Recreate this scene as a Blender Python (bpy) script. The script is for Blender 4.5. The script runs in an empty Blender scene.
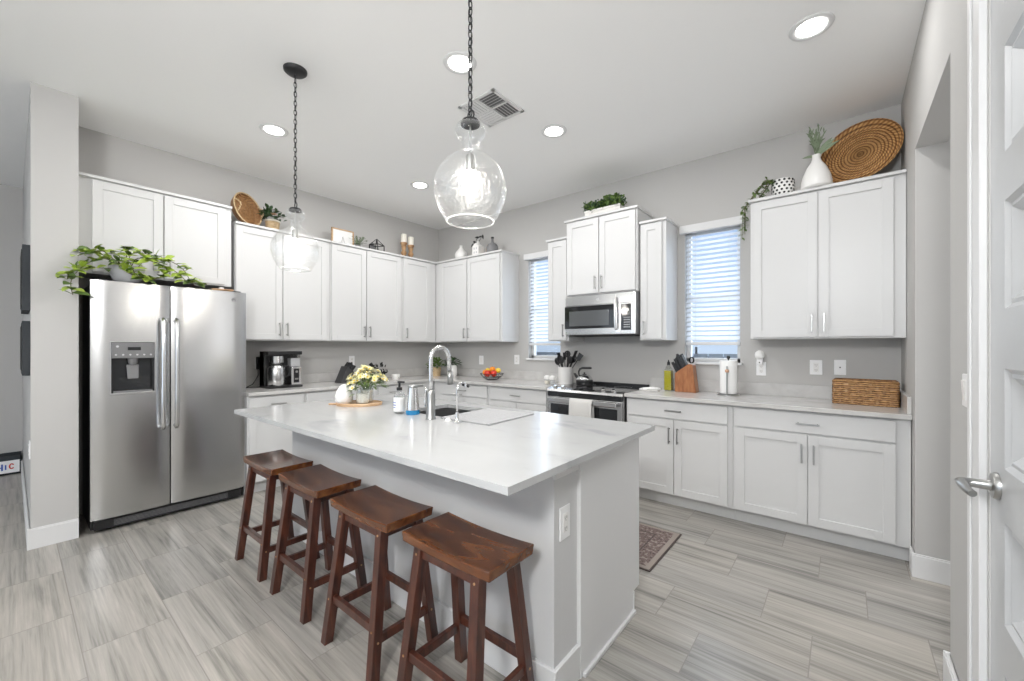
import bpy, bmesh, math, random
from math import pi, sin, cos, radians as R, sqrt, atan2
from mathutils import Vector, Matrix
S = bpy.context.scene
COL = S.collection
random.seed(7)

# ------------------------------------------------------------ camera
cd = bpy.data.cameras.new('camera'); cam = bpy.data.objects.new('camera', cd); COL.objects.link(cam)
cd.sensor_width = 36; cd.lens = 407 / 1024 * 36; cd.shift_y = 6 / 1024; cd.clip_start = .02
cam.location = (4.65, 0, 1.322); cam.rotation_euler = (R(90), 0, R(39.1)); S.camera = cam

# ------------------------------------------------------------ world, daylight, exposure
w = bpy.data.worlds.new('sky'); S.world = w; w.use_nodes = True
wt = w.node_tree; bg = wt.nodes['Background']
tc = wt.nodes.new('ShaderNodeTexCoord'); sp = wt.nodes.new('ShaderNodeSeparateXYZ'); cr = wt.nodes.new('ShaderNodeValToRGB')
wt.links.new(tc.outputs['Generated'], sp.inputs[0]); wt.links.new(sp.outputs['Z'], cr.inputs[0]); wt.links.new(cr.outputs[0], bg.inputs[0])
cr.color_ramp.elements[0].position = 0; cr.color_ramp.elements[0].color = (.62, .75, .92, 1)
cr.color_ramp.elements[1].position = .6; cr.color_ramp.elements[1].color = (.28, .46, .82, 1)
bg.inputs[1].default_value = .85

def area(name, loc, rot, sx, sy, power, color=(1, 1, 1)):
    l = bpy.data.lights.new(name, 'AREA'); l.shape = 'RECTANGLE'; l.size = sx; l.size_y = sy; l.energy = power; l.color = color
    o = bpy.data.objects.new(name, l); COL.objects.link(o); o.location = loc; o.rotation_euler = rot; return o
# unseen daylight-tinted fill, added behind the camera at the back wall
area('fill_light_back', (1.8, -4.85, 1.35), (R(90), 0, 0), 6.2, 2.3, 32, (.93, .97, 1))
# daylight through the two kitchen windows
area('daylight_window_wide', (3.725, 4.30, 1.8), (R(-90), 0, 0), .5, 1.2, 8, (.85, .93, 1))
area('daylight_window_narrow', (1.89, 4.30, 1.8), (R(-90), 0, 0), .5, 1.2, 8, (.85, .93, 1))
# hallway lamp beyond the opening on the right
area('hallway_ceiling_lamp', (5.9, 1.6, 2.98), (0, 0, 0), .5, .5, 4, (1, .97, .93))
area('fill_light_hall', (6.45, 2.75, 1.55), (0, R(90), 0), 2.0, .9, 13, (.97, .98, 1))  # unseen light added in the hall to brighten the island end panel
# unseen overhead area light added behind the camera as general fill
area('fill_light_overhead', (2.2, -2.6, 3.02), (0, 0, 0), 2.4, 1.6, 42, (1, .99, .98))
# unseen soft point light added behind the camera to brighten ceiling and island end
_l = bpy.data.lights.new('fill_light_point', 'POINT'); _l.energy = 165; _l.shadow_soft_size = .2; _l.color = (.98, .99, 1)
_o = bpy.data.objects.new('fill_light_point', _l); COL.objects.link(_o); _o.location = (4.72, -1.25, 2.4)
LAMP_W, LAMP_C, BULB_W = 5.2, (1, .99, .98), 7

S.view_settings.view_transform = 'Standard'; S.view_settings.look = 'None'
S.view_settings.exposure = .17; S.view_settings.gamma = 1; S.view_settings.use_curve_mapping = False
try:
    S.cycles.use_denoising = True; S.cycles.denoiser = 'OPENIMAGEDENOISE'
    S.cycles.max_bounces = 10; S.cycles.diffuse_bounces = 6; S.cycles.transparent_max_bounces = 16
    S.cycles.caustics_reflective = False; S.cycles.caustics_refractive = False; S.cycles.sample_clamp_indirect = 6
except Exception: pass

# ------------------------------------------------------------ materials
def mat(name, col=(.8, .8, .8), rough=.5, metal=0, spec=.5, bump=None, emis=None, alpha=None, trans=None, coat=None):
    m = bpy.data.materials.new(name); m.use_nodes = True; t = m.node_tree; b = t.nodes['Principled BSDF']
    b.inputs['Base Color'].default_value = (*col, 1); b.inputs['Roughness'].default_value = rough
    b.inputs['Metallic'].default_value = metal; b.inputs['Specular IOR Level'].default_value = spec
    if coat: b.inputs['Coat Weight'].default_value = coat; b.inputs['Coat Roughness'].default_value = .08
    if trans: b.inputs['Transmission Weight'].default_value = trans
    if emis: b.inputs['Emission Color'].default_value = (*emis[0], 1); b.inputs['Emission Strength'].default_value = emis[1]
    # every surface gets a little procedural variation
    tcn = t.nodes.new('ShaderNodeTexCoord'); n = t.nodes.new('ShaderNodeTexNoise'); n.inputs['Scale'].default_value = bump[0] if bump else 40
    t.links.new(tcn.outputs['Object'], n.inputs['Vector'])
    if bump:
        bp = t.nodes.new('ShaderNodeBump'); bp.inputs['Strength'].default_value = bump[1]; bp.inputs['Distance'].default_value = .002
        t.links.new(n.outputs['Fac'], bp.inputs['Height']); t.links.new(bp.outputs[0], b.inputs['Normal'])
    elif not emis:
        mr = t.nodes.new('ShaderNodeMapRange'); mr.inputs[3].default_value = max(0, rough - .03); mr.inputs[4].default_value = min(1, rough + .03)
        t.links.new(n.outputs['Fac'], mr.inputs[0]); t.links.new(mr.outputs[0], b.inputs['Roughness'])
    return m
def nodes(m): return m.node_tree, m.node_tree.nodes['Principled BSDF']
def ramp(t, stops):
    r = t.nodes.new('ShaderNodeValToRGB'); e = r.color_ramp.elements
    while len(e) < len(stops): e.new(.5)
    for i, (p, c) in enumerate(stops): e[i].position = p; e[i].color = (*c, 1)
    return r

M = {}
M['wall'] = mat('wall_paint', (.515, .507, .494), .75, bump=(220, .05))
M['ceil'] = mat('ceiling_paint', (.945, .945, .94), .85, bump=(90, .12))
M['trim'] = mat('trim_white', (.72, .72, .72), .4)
M['pony'] = mat('island_paint', (.61, .61, .61), .6, bump=(220, .05))
M['cab'] = mat('cabinet_white', (.665, .665, .662), .35)
M['doorw'] = mat('door_white', (.51, .52, .53), .3)
M['jar'] = mat('white_ceramic', (.85, .84, .82), .35)
M['cream'] = mat('cream_ceramic', (.75, .70, .60), .45)
M['steel'] = mat('stainless', (.62, .62, .62), .26, 1)
M['steel_s'] = mat('smooth_steel', (.75, .75, .75), .18, 1)
M['sinkm'] = mat('sink_steel', (.42, .42, .42), .35, 1)
M['rodm'] = mat('rod_grey', (.46, .46, .465), .5)
M['nickel'] = mat('brushed_nickel', (.42, .42, .41), .3, 1)
M['bronze'] = mat('dark_iron', (.035, .035, .037), .45, .6)
M['black'] = mat('black_plastic', (.012, .012, .013), .35)
M['blackm'] = mat('matte_black', (.02, .02, .02), .7)
M['gloss'] = mat('black_glass', (.015, .016, .018), .06, spec=.7)
M['mwglass'] = mat('microwave_glass', (.10, .105, .11), .12, spec=.7)
M['cooktop'] = mat('cooktop_glass', (.03, .03, .032), .05, spec=1.0)
M['grey'] = mat('grey_plastic', (.18, .18, .185), .4)
M['grey2'] = mat('charcoal_block', (.045, .045, .047), .6)
M['lgrey'] = mat('light_grey_plastic', (.55, .55, .56), .4)
M['gasket'] = mat('dark_gasket', (.03, .03, .03), .6)
M['plate'] = mat('plate_white', (.9, .9, .9), .3)
M['slot'] = mat('slot_dark', (.05, .05, .05), .5)
M['slat'] = mat('blind_slat', (.80, .84, .90), .5)
M['wick_dark'] = mat('candle_wick', (.05, .04, .03), .8)
M['wax'] = mat('candle_wax', (.88, .85, .76), .5)
M['leaf'] = mat('leaf_green', (.10, .17, .035), .45)
M['leaf_l'] = mat('leaf_lime', (.36, .48, .07), .4)
M['leaf_d'] = mat('leaf_dark', (.035, .075, .028), .5)
M['leaf_g'] = mat('leaf_grey_green', (.19, .24, .15), .6)
M['stem'] = mat('stem_brown', (.13, .12, .05), .6)
M['petal'] = mat('petal_yellow', (.74, .71, .40), .55)
M['petal_w'] = mat('petal_white', (.82, .80, .62), .55)
M['oil'] = mat('olive_oil', (.42, .38, .01), .12, spec=.6)
M['blue'] = mat('blue_soap', (.02, .20, .42), .2)
M['bluep'] = mat('blue_print', (.05, .12, .45), .6)
M['redp'] = mat('red_print', (.6, .05, .04), .6)
M['clay'] = mat('grey_pot', (.50, .50, .52), .5)
M['paper'] = mat('paper', (.88, .88, .87), .8, bump=(60, .3))
M['terry'] = mat('towel_cloth', (.62, .61, .59), .95, bump=(120, .8))
M['red'] = mat('apple_red', (.60, .035, .015), .3)
M['orange'] = mat('orange_peel', (.85, .28, .02), .4)
M['yellow'] = mat('lemon_yellow', (.85, .60, .05), .4)
M['avocado'] = mat('avocado_green', (.14, .17, .03), .5)
M['copper'] = mat('copper_band', (.65, .40, .27), .4, .4)
M['rubber'] = mat('mat_grey', (.42, .42, .43), .6)
M['roof'] = mat('neighbour_roof', (.22, .20, .20), .9, bump=(8, .3))
M['stucco'] = mat('neighbour_wall', (.72, .64, .58), .9, bump=(8, .3))
M['grass'] = mat('lawn_green', (.12, .16, .06), .9, bump=(30, .5))
M['art'] = mat('charcoal_art', (.035, .04, .045), .8, bump=(50, .8))
M['lens'] = mat('lamp_lens', (1, 1, 1), .5, emis=((1, .98, .95), 9))
M['bulb'] = mat('bulb_glow', (1, 1, 1), .5, emis=((1, .95, .88), 14))
M['nightlens'] = mat('night_light_white', (.9, .9, .88), .3)

def streak(name, c0, c1, c2, scale, rough, axis=(1, 1, 1), bumps=.2, coat=None):
    m = mat(name, c1, rough, coat=coat); t, b = nodes(m)
    tcn = t.nodes.new('ShaderNodeTexCoord'); mp = t.nodes.new('ShaderNodeMapping'); mp.inputs['Scale'].default_value = axis
    n = t.nodes.new('ShaderNodeTexNoise'); n.inputs['Scale'].default_value = scale; n.inputs['Detail'].default_value = 6; n.inputs['Distortion'].default_value = .6
    r = ramp(t, [(.3, c0), (.5, c1), (.72, c2)])
    t.links.new(tcn.outputs['Object'], mp.inputs[0]); t.links.new(mp.outputs[0], n.inputs['Vector']); t.links.new(n.outputs['Fac'], r.inputs[0]); t.links.new(r.outputs[0], b.inputs['Base Color'])
    bp = t.nodes.new('ShaderNodeBump'); bp.inputs['Strength'].default_value = bumps; bp.inputs['Distance'].default_value = .002
    t.links.new(n.outputs['Fac'], bp.inputs['Height']); t.links.new(bp.outputs[0], b.inputs['Normal'])
    return m
M['wood'] = streak('walnut_leg', (.030, .008, .005), (.065, .018, .010), (.11, .034, .018), 6, .32, (6, 6, .8), .08, coat=.3)
M['seatw'] = streak('walnut_seat', (.040, .010, .003), (.115, .034, .008), (.19, .066, .017), 4, .25, (1.2, 5, 5), .08, coat=.4)
M['blockw'] = streak('oak_block', (.22, .075, .025), (.33, .125, .045), (.42, .18, .07), 8, .4, (5, 5, 1), .1)
M['lightw'] = streak('light_wood', (.45, .27, .14), (.58, .38, .22), (.68, .48, .30), 7, .5, (1, 4, 4), .1)
M['turned'] = streak('turned_wood', (.22, .11, .05), (.40, .23, .11), (.60, .40, .22), 14, .6, (1, 1, 2), .2)
M['quartz'] = streak('island_quartz', (.36, .37, .385), (.50, .505, .505), (.525, .53, .53), 2.2, .16, (1, 2.2, 1), 0)
t_, b_ = nodes(M['quartz']); b_.inputs['Specular IOR Level'].default_value = .3
for n_ in t_.nodes:
    if n_.type == 'VALTORGB':
        n_.color_ramp.elements[0].position = .24; n_.color_ramp.elements[1].position = .40
M['quartz_g'] = streak('counter_quartz', (.52, .505, .49), (.575, .565, .55), (.62, .61, .595), 9, .16, (1, 1, 1), 0)
M['wash'] = streak('whitewashed_wood', (.55, .53, .5), (.75, .73, .7), (.85, .83, .8), 10, .6, (1, 1, 5), .1)

def weave(name, c0, c1, c2, scale, rings=False, band='Z', dist=1.5):
    m = mat(name, c1, .6); t, b = nodes(m)
    tcn = t.nodes.new('ShaderNodeTexCoord'); wv = t.nodes.new('ShaderNodeTexWave'); wv.inputs['Scale'].default_value = scale
    wv.inputs['Distortion'].default_value = dist; wv.inputs['Detail'].default_value = 2; wv.inputs['Detail Scale'].default_value = 3
    if rings: wv.wave_type = 'RINGS'; wv.rings_direction = 'Z'
    else: wv.bands_direction = band
    n = t.nodes.new('ShaderNodeTexNoise'); n.inputs['Scale'].default_value = 45; n.inputs['Detail'].default_value = 3
    mx = t.nodes.new('ShaderNodeMath'); mx.operation = 'MULTIPLY_ADD'; mx.inputs[1].default_value = .6
    t.links.new(tcn.outputs['Object'], wv.inputs[0]); t.links.new(tcn.outputs['Object'], n.inputs['Vector'])
    t.links.new(n.outputs['Fac'], mx.inputs[0]); 
    m2 = t.nodes.new('ShaderNodeMath'); m2.operation = 'MULTIPLY'; m2.inputs[1].default_value = .45; t.links.new(wv.outputs['Fac'], m2.inputs[0]); t.links.new(m2.outputs[0], mx.inputs[2])
    r = ramp(t, [(.28, c0), (.5, c1), (.75, c2)]); t.links.new(mx.outputs[0], r.inputs[0]); t.links.new(r.outputs[0], b.inputs['Base Color'])
    bp = t.nodes.new('ShaderNodeBump'); bp.inputs['Strength'].default_value = .8; bp.inputs['Distance'].default_value = .006
    t.links.new(mx.outputs[0], bp.inputs['Height']); t.links.new(bp.outputs[0], b.inputs['Normal'])
    return m
def rope_mat():
    m = mat('rope_coil', (.3, .15, .05), .6); t, b = nodes(m); N = t.nodes; L = t.links
    def mt(op, a, b2=None, c=None):
        n = N.new('ShaderNodeMath'); n.operation = op
        for i, v in enumerate((a, b2, c)):
            if v is None: continue
            if isinstance(v, (int, float)): n.inputs[i].default_value = v
            else: L.new(v, n.inputs[i])
        return n.outputs[0]
    tcn = N.new('ShaderNodeTexCoord'); s_ = N.new('ShaderNodeSeparateXYZ'); L.new(tcn.outputs['Object'], s_.inputs[0])
    x, y = s_.outputs['X'], s_.outputs['Y']; r_ = mt('SQRT', mt('ADD', mt('MULTIPLY', x, x), mt('MULTIPLY', y, y))); th = mt('ARCTAN2', y, x)
    coil = mt('ABSOLUTE', mt('SINE', mt('MULTIPLY', r_, pi / .019)))                   # concentric coils
    strand = mt('MULTIPLY_ADD', mt('SINE', mt('ADD', mt('MULTIPLY', th, 46), mt('MULTIPLY', r_, 330))), .5, .5)  # twisted strands
    n = N.new('ShaderNodeTexNoise'); n.inputs['Scale'].default_value = 30; L.new(tcn.outputs['Object'], n.inputs['Vector'])
    v = mt('MULTIPLY', mt('POWER', coil, .5), mt('MULTIPLY_ADD', strand, .5, .5)); v = mt('MULTIPLY', v, mt('MULTIPLY_ADD', n.outputs['Fac'], .8, .55))
    r = ramp(t, [(.15, (.075, .028, .008)), (.45, (.30, .13, .035)), (.9, (.62, .36, .14))]); L.new(v, r.inputs[0]); L.new(r.outputs[0], b.inputs['Base Color'])
    bp = N.new('ShaderNodeBump'); bp.inputs['Strength'].default_value = .9; bp.inputs['Distance'].default_value = .008; L.new(v, bp.inputs['Height']); L.new(bp.outputs[0], b.inputs['Normal'])
    return m
M['wicker'] = weave('wicker', (.10, .04, .012), (.34, .17, .06), (.58, .34, .15), 22)
M['rattan'] = weave('rattan_brown', (.14, .06, .02), (.30, .15, .055), (.44, .25, .11), 30, band='Y')
M['rope'] = rope_mat()
M['lightwick'] = weave('light_wicker', (.35, .22, .10), (.55, .40, .22), (.70, .55, .36), 26)

# brushed stainless with horizontal brushing
def brushed():
    m = M['steel']; t, b = nodes(m)
    tcn = t.nodes.new('ShaderNodeTexCoord'); mp = t.nodes.new('ShaderNodeMapping'); mp.inputs['Scale'].default_value = (2, 2, 160)
    n = t.nodes.new('ShaderNodeTexNoise'); n.inputs['Scale'].default_value = 3; n.inputs['Detail'].default_value = 3
    mr = t.nodes.new('ShaderNodeMapRange'); mr.inputs[3].default_value = .23; mr.inputs[4].default_value = .27
    t.links.new(tcn.outputs['Object'], mp.inputs[0]); t.links.new(mp.outputs[0], n.inputs['Vector']); t.links.new(n.outputs['Fac'], mr.inputs[0]); t.links.new(mr.outputs[0], b.inputs['Roughness'])
brushed()

# thin clear glass: transparent with a fresnel sheen (real view-angle dependence, no ray tricks)
def thin_glass(name, tint=(.97, .98, .98), white=.04, seed=0, lw=.35):
    m = bpy.data.materials.new(name); m.use_nodes = True; t = m.node_tree; t.nodes.clear()
    out = t.nodes.new('ShaderNodeOutputMaterial'); tr = t.nodes.new('ShaderNodeBsdfTransparent'); tr.inputs[0].default_value = (*tint, 1)
    gl = t.nodes.new('ShaderNodeBsdfGlossy'); gl.inputs['Roughness'].default_value = .03; gl.inputs[0].default_value = (1, 1, 1, 1)
    df = t.nodes.new('ShaderNodeBsdfTranslucent'); df.inputs[0].default_value = (.95, .95, .95, 1)
    l = t.nodes.new('ShaderNodeLayerWeight'); l.inputs[0].default_value = lw
    mx = t.nodes.new('ShaderNodeMixShader'); mx2 = t.nodes.new('ShaderNodeMixShader')
    pw = t.nodes.new('ShaderNodeMath'); pw.operation = 'MULTIPLY_ADD'; pw.inputs[1].default_value = .6; pw.inputs[2].default_value = .03
    t.links.new(l.outputs['Facing'], pw.inputs[0]); t.links.new(pw.outputs[0], mx.inputs[0])
    t.links.new(tr.outputs[0], mx.inputs[1]); t.links.new(gl.outputs[0], mx.inputs[2])
    if seed:
        tcn = t.nodes.new('ShaderNodeTexCoord'); n = t.nodes.new('ShaderNodeTexNoise'); n.inputs['Scale'].default_value = 60; n.inputs['Detail'].default_value = 4
        mr = t.nodes.new('ShaderNodeMapRange'); mr.inputs[1].default_value = .5; mr.inputs[2].default_value = .75; mr.inputs[3].default_value = white * .4; mr.inputs[4].default_value = white * 3
        t.links.new(tcn.outputs['Object'], n.inputs['Vector']); t.links.new(n.outputs['Fac'], mr.inputs[0]); t.links.new(mr.outputs[0], mx2.inputs[0])
        bp = t.nodes.new('ShaderNodeBump'); bp.inputs['Strength'].default_value = .5; bp.inputs['Distance'].default_value = .01
        t.links.new(n.outputs['Fac'], bp.inputs['Height']); t.links.new(bp.outputs[0], gl.inputs['Normal'])
    else: mx2.inputs[0].default_value = white
    t.links.new(mx.outputs[0], mx2.inputs[1]); t.links.new(df.outputs[0], mx2.inputs[2]); t.links.new(mx2.outputs[0], out.inputs[0])
    return m
M['glass'] = thin_glass('seeded_glass', white=.010, seed=1)
M['clear'] = thin_glass('clear_glass', white=.10)
M['pane'] = thin_glass('window_glass', (.96, .98, 1), 0, lw=.15)

# floor: 12x24 porcelain with a linear vein, one third offset
def floor_mat():
    m = mat('floor_tile', (.5, .48, .45), .28); t, b = nodes(m); N = t.nodes; L = t.links
    def math(op, a, b2=None, c=None):
        n = N.new('ShaderNodeMath'); n.operation = op
        for i, v in enumerate((a, b2, c)):
            if v is None: continue
            if isinstance(v, (int, float)): n.inputs[i].default_value = v
            else: L.new(v, n.inputs[i])
        return n.outputs[0]
    tcn = N.new('ShaderNodeTexCoord'); s = N.new('ShaderNodeSeparateXYZ'); L.new(tcn.outputs['Object'], s.inputs[0])
    ry = math('DIVIDE', math('SUBTRACT', s.outputs['Y'], 2.005 - .302 * 20), .302)
    row = math('FLOOR', ry)
    xs = math('DIVIDE', math('SUBTRACT', math('MULTIPLY_ADD', math('SUBTRACT', row, 20), .2033, s.outputs['X']), 4.542 - .61 * 30), .61)
    colm = math('FLOOR', xs)
    fy = math('SUBTRACT', ry, row); fx = math('SUBTRACT', xs, colm)
    ex = math('MINIMUM', fx, math('SUBTRACT', 1, fx)); ey = math('MINIMUM', fy, math('SUBTRACT', 1, fy))
    gx = math('LESS_THAN', math('MULTIPLY', ex, .61), .0021); gy = math('LESS_THAN', math('MULTIPLY', ey, .302), .0021)
    grout = math('MAXIMUM', gx, gy)
    cv = N.new('ShaderNodeCombineXYZ'); L.new(row, cv.inputs[0]); L.new(colm, cv.inputs[1])
    wn = N.new('ShaderNodeTexWhiteNoise'); wn.noise_dimensions = '2D'; L.new(cv.outputs[0], wn.inputs['Vector'])
    def vein(sx, sy, off, det, dis):
        c = N.new('ShaderNodeCombineXYZ'); L.new(math('MULTIPLY_ADD', s.outputs['X'], sx, math('MULTIPLY', wn.outputs['Value'], off)), c.inputs[0])
        L.new(math('MULTIPLY_ADD', s.outputs['Y'], sy, math('MULTIPLY', wn.outputs['Value'], off * 3.7)), c.inputs[1])
        n = N.new('ShaderNodeTexNoise'); n.inputs['Scale'].default_value = 1; n.inputs['Detail'].default_value = det; n.inputs['Distortion'].default_value = dis
        n.inputs['Roughness'].default_value = .6
        L.new(c.outputs[0], n.inputs['Vector']); return n.outputs['Fac']
    v1 = vein(.8, 14, 31, 8, .5); v2 = vein(2.0, 70, 17, 5, .4)
    mixv = math('ADD', math('MULTIPLY', v1, .62), math('MULTIPLY', v2, .38))
    r = ramp(t, [(.33, (.11, .108, .10)), (.42, (.26, .25, .225)), (.49, (.36, .34, .31)), (.58, (.445, .418, .383)), (.70, (.58, .555, .515))])
    L.new(mixv, r.inputs[0])
    tint = N.new('ShaderNodeMix'); tint.data_type = 'RGBA'; tint.blend_type = 'MULTIPLY'; tint.inputs[0].default_value = 1
    tr = ramp(t, [(0, (.86, .87, .88)), (1, (1.0, .99, .97))]); L.new(wn.outputs['Value'], tr.inputs[0])
    L.new(r.outputs[0], tint.inputs[6]); L.new(tr.outputs[0], tint.inputs[7])
    g = N.new('ShaderNodeMix'); g.data_type = 'RGBA'; L.new(grout, g.inputs[0]); L.new(tint.outputs[2], g.inputs[6]); g.inputs[7].default_value = (.30, .28, .26, 1)
    L.new(g.outputs[2], b.inputs['Base Color'])
    rr = N.new('ShaderNodeMapRange'); rr.inputs[3].default_value = .30; rr.inputs[4].default_value = .8; L.new(grout, rr.inputs[0]); L.new(rr.outputs[0], b.inputs['Roughness'])
    bp = N.new('ShaderNodeBump'); bp.inputs['Strength'].default_value = .4; bp.inputs['Distance'].default_value = .001; bp.invert = True
    L.new(grout, bp.inputs['Height']); L.new(bp.outputs[0], b.inputs['Normal'])
    return m
M['floor'] = floor_mat()

def rug_mat():
    m = mat('rug_pattern', (.3, .25, .24), .95); t, b = nodes(m)
    tcn = t.nodes.new('ShaderNodeTexCoord'); v = t.nodes.new('ShaderNodeTexVoronoi'); v.inputs['Scale'].default_value = 42
    n = t.nodes.new('ShaderNodeTexNoise'); n.inputs['Scale'].default_value = 60
    r = ramp(t, [(.0, (.03, .02, .02)), (.3, (.09, .06, .058)), (.5, (.22, .17, .155)), (.62, (.11, .07, .068)), (.85, (.30, .25, .225))])
    ad = t.nodes.new('ShaderNodeMath'); ad.operation = 'ADD'; t.links.new(v.outputs['Distance'], ad.inputs[0])
    t.links.new(tcn.outputs['Object'], v.inputs['Vector']); t.links.new(tcn.outputs['Object'], n.inputs['Vector'])
    s = t.nodes.new('ShaderNodeMath'); s.operation = 'MULTIPLY_ADD'; s.inputs[1].default_value = .7; s.inputs[2].default_value = -.25
    t.links.new(n.outputs['Fac'], s.inputs[0]); t.links.new(s.outputs[0], ad.inputs[1]); t.links.new(ad.outputs[0], r.inputs[0]); t.links.new(r.outputs[0], b.inputs['Base Color'])
    return m
M['rug'] = rug_mat(); M['rugband'] = mat('rug_band', (.30, .26, .23), .95, bump=(150, .5)); M['rugline'] = mat('rug_edge', (.09, .07, .065), .95)

# ------------------------------------------------------------ mesh builder
class MB:
    """collects shapes in local coordinates, origin o is subtracted"""
    def __init__(s, o=(0, 0, 0)): s.bm = bmesh.new(); s.o = Vector(o)
    def add(s, vs, fs):
        v = [s.bm.verts.new(Vector(p) - s.o) for p in vs]
        for f in fs:
            try: s.bm.faces.new([v[i] for i in f])
            except ValueError: pass
        return s
    def box(s, x0, x1, y0, y1, z0, z1):
        return s.add([(x0, y0, z0), (x1, y0, z0), (x1, y1, z0), (x0, y1, z0), (x0, y0, z1), (x1, y0, z1), (x1, y1, z1), (x0, y1, z1)],
                     [(0, 3, 2, 1), (4, 5, 6, 7), (0, 1, 5, 4), (1, 2, 6, 5), (2, 3, 7, 6), (3, 0, 4, 7)])
    def hexa(s, p): # 8 points, bottom loop then top loop
        return s.add(p, [(0, 3, 2, 1), (4, 5, 6, 7), (0, 1, 5, 4), (1, 2, 6, 5), (2, 3, 7, 6), (3, 0, 4, 7)])
    def bar(s, a, b, wx, wy=None, wx2=None, wy2=None, flat=True):
        """square bar from a to b; ends cut level when flat"""
        a, b = Vector(a), Vector(b); wy = wy or wx; wx2 = wx2 or wx; wy2 = wy2 or wy
        d = (b - a).normalized()
        if flat and abs(d.z) > .5: X, Y = Vector((1, 0, 0)), Vector((0, 1, 0))
        else:
            up = Vector((0, 0, 1)) if abs(d.z) < .9 else Vector((0, 1, 0))
            X = d.cross(up).normalized(); Y = X.cross(d).normalized()
        P = [c + X * sx * ww / 2 + Y * sy * hh / 2 for c, ww, hh in ((a, wx, wy), (b, wx2, wy2)) for sx, sy in ((-1, -1), (1, -1), (1, 1), (-1, 1))]
        return s.hexa(P)
    def lathe(s, prof, c=(0, 0, 0), n=32, cap=True, mtx=None, sx=1, sy=1):
        c = Vector(c); rings = []
        for r, z in prof:
            ring = []
            for i in range(n):
                a = 2 * pi * i / n; p = Vector((r * cos(a) * sx, r * sin(a) * sy, z))
                if mtx: p = mtx @ p
                ring.append(s.bm.verts.new(p + c - s.o))
            rings.append(ring)
        for k in range(len(rings) - 1):
            for i in range(n):
                j = (i + 1) % n; s.bm.faces.new((rings[k][i], rings[k][j], rings[k + 1][j], rings[k + 1][i]))
        if cap:
            if prof[0][0] > 1e-5: s.bm.faces.new(list(reversed(rings[0])))
            if prof[-1][0] > 1e-5: s.bm.faces.new(rings[-1])
        return s
    def cyl(s, a, b, r, r2=None, n=20):
        a, b = Vector(a), Vector(b); d = b - a
        q = Vector((0, 0, 1)).rotation_difference(d.normalized()).to_matrix()
        return s.lathe([(r, 0), (r if r2 is None else r2, d.length)], a, n, True, q)
    def ball(s, c, r, n=20, k=12, sx=1, sy=1, sz=1, mtx=None):
        prof = [(max(r * sin(pi * i / k), 1e-4), -r * cos(pi * i / k) * sz) for i in range(k + 1)]
        return s.lathe(prof, c, n, True, mtx, sx, sy)
    def tube(s, pts, r, n=10, closed=False):
        pts = [Vector(p) for p in pts]; rr = r if isinstance(r, (list, tuple)) else [r] * len(pts); rings = []; N = len(pts)
        prevX = None
        for i, p in enumerate(pts):
            if closed: d = pts[(i + 1) % N] - pts[i - 1]
            else: d = pts[min(i + 1, N - 1)] - pts[max(i - 1, 0)]
            d.normalize()
            if prevX is None: X = d.orthogonal().normalized()
            else: X = (prevX - d * prevX.dot(d)).normalized()
            prevX = X; Y = d.cross(X)
            rings.append([s.bm.verts.new(p + (X * cos(2 * pi * j / n) + Y * sin(2 * pi * j / n)) * rr[i] - s.o) for j in range(n)])
        K = N if closed else N - 1
        for i in range(K):
            a, b = rings[i], rings[(i + 1) % N]
            for j in range(n):
                s.bm.faces.new((a[j], a[(j + 1) % n], b[(j + 1) % n], b[j]))
        if not closed: s.bm.faces.new(list(reversed(rings[0]))); s.bm.faces.new(rings[-1])
        return s
    def prism(s, poly, z0, z1, mtx=None):
        """polygon in xy extruded along z"""
        f = (lambda p: mtx @ Vector(p)) if mtx else Vector
        n = len(poly); vs = [f((x, y, z0)) for x, y in poly] + [f((x, y, z1)) for x, y in poly]
        return s.add(vs, [tuple(reversed(range(n))), tuple(range(n, 2 * n))] + [(i, (i + 1) % n, n + (i + 1) % n, n + i) for i in range(n)])
    def leaf(s, p, d, up, L, W, fold=.25, droop=.2):
        p, d, up = Vector(p), Vector(d).normalized(), Vector(up)
        side = d.cross(up)
        if side.length < 1e-3: side = d.orthogonal()
        side.normalize(); nrm = side.cross(d).normalized()
        ts = [0, .22, .5, .78, 1]; ws = [.06, .8, 1, .6, .02]; mid = []; lf = []; rt = []
        for t, ww in zip(ts, ws):
            c = p + d * L * t - Vector((0, 0, 1)) * droop * L * t * t
            mid.append(c); lf.append(c + side * W * .5 * ww + nrm * fold * W * .5 * ww); rt.append(c - side * W * .5 * ww + nrm * fold * W * .5 * ww)
        vs = mid + lf + rt; n = 5
        return s.add(vs, [(i, i + 1, n + i + 1, n + i) for i in range(4)] + [(i + 1, i, 2 * n + i, 2 * n + i + 1) for i in range(4)])
    def done(s, name, m, parent=None, smooth=False, bevel=0, loc=None, solid=0, subs=0):
        bmesh.ops.recalc_face_normals(s.bm, faces=s.bm.faces)
        me = bpy.data.meshes.new(name); s.bm.to_mesh(me); s.bm.free()
        o = bpy.data.objects.new(name, me); COL.objects.link(o); me.materials.append(M[m] if isinstance(m, str) else m)
        if parent: o.parent = parent
        elif loc is not None: o.location = loc
        if solid: md = o.modifiers.new('thick', 'SOLIDIFY'); md.thickness = solid; md.offset = 0
        if bevel: md = o.modifiers.new('bevel', 'BEVEL'); md.width = bevel; md.segments = 2; md.limit_method = 'ANGLE'; md.angle_limit = R(40)
        if subs: md = o.modifiers.new('sub', 'SUBSURF'); md.levels = subs; md.render_levels = subs
        if smooth or subs:
            for f in me.polygons: f.use_smooth = True
            if smooth == 'auto':
                for f in me.polygons: f.use_smooth = True
                try: me.set_sharp_from_angle(angle=R(40))
                except Exception: pass
        return o

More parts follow.
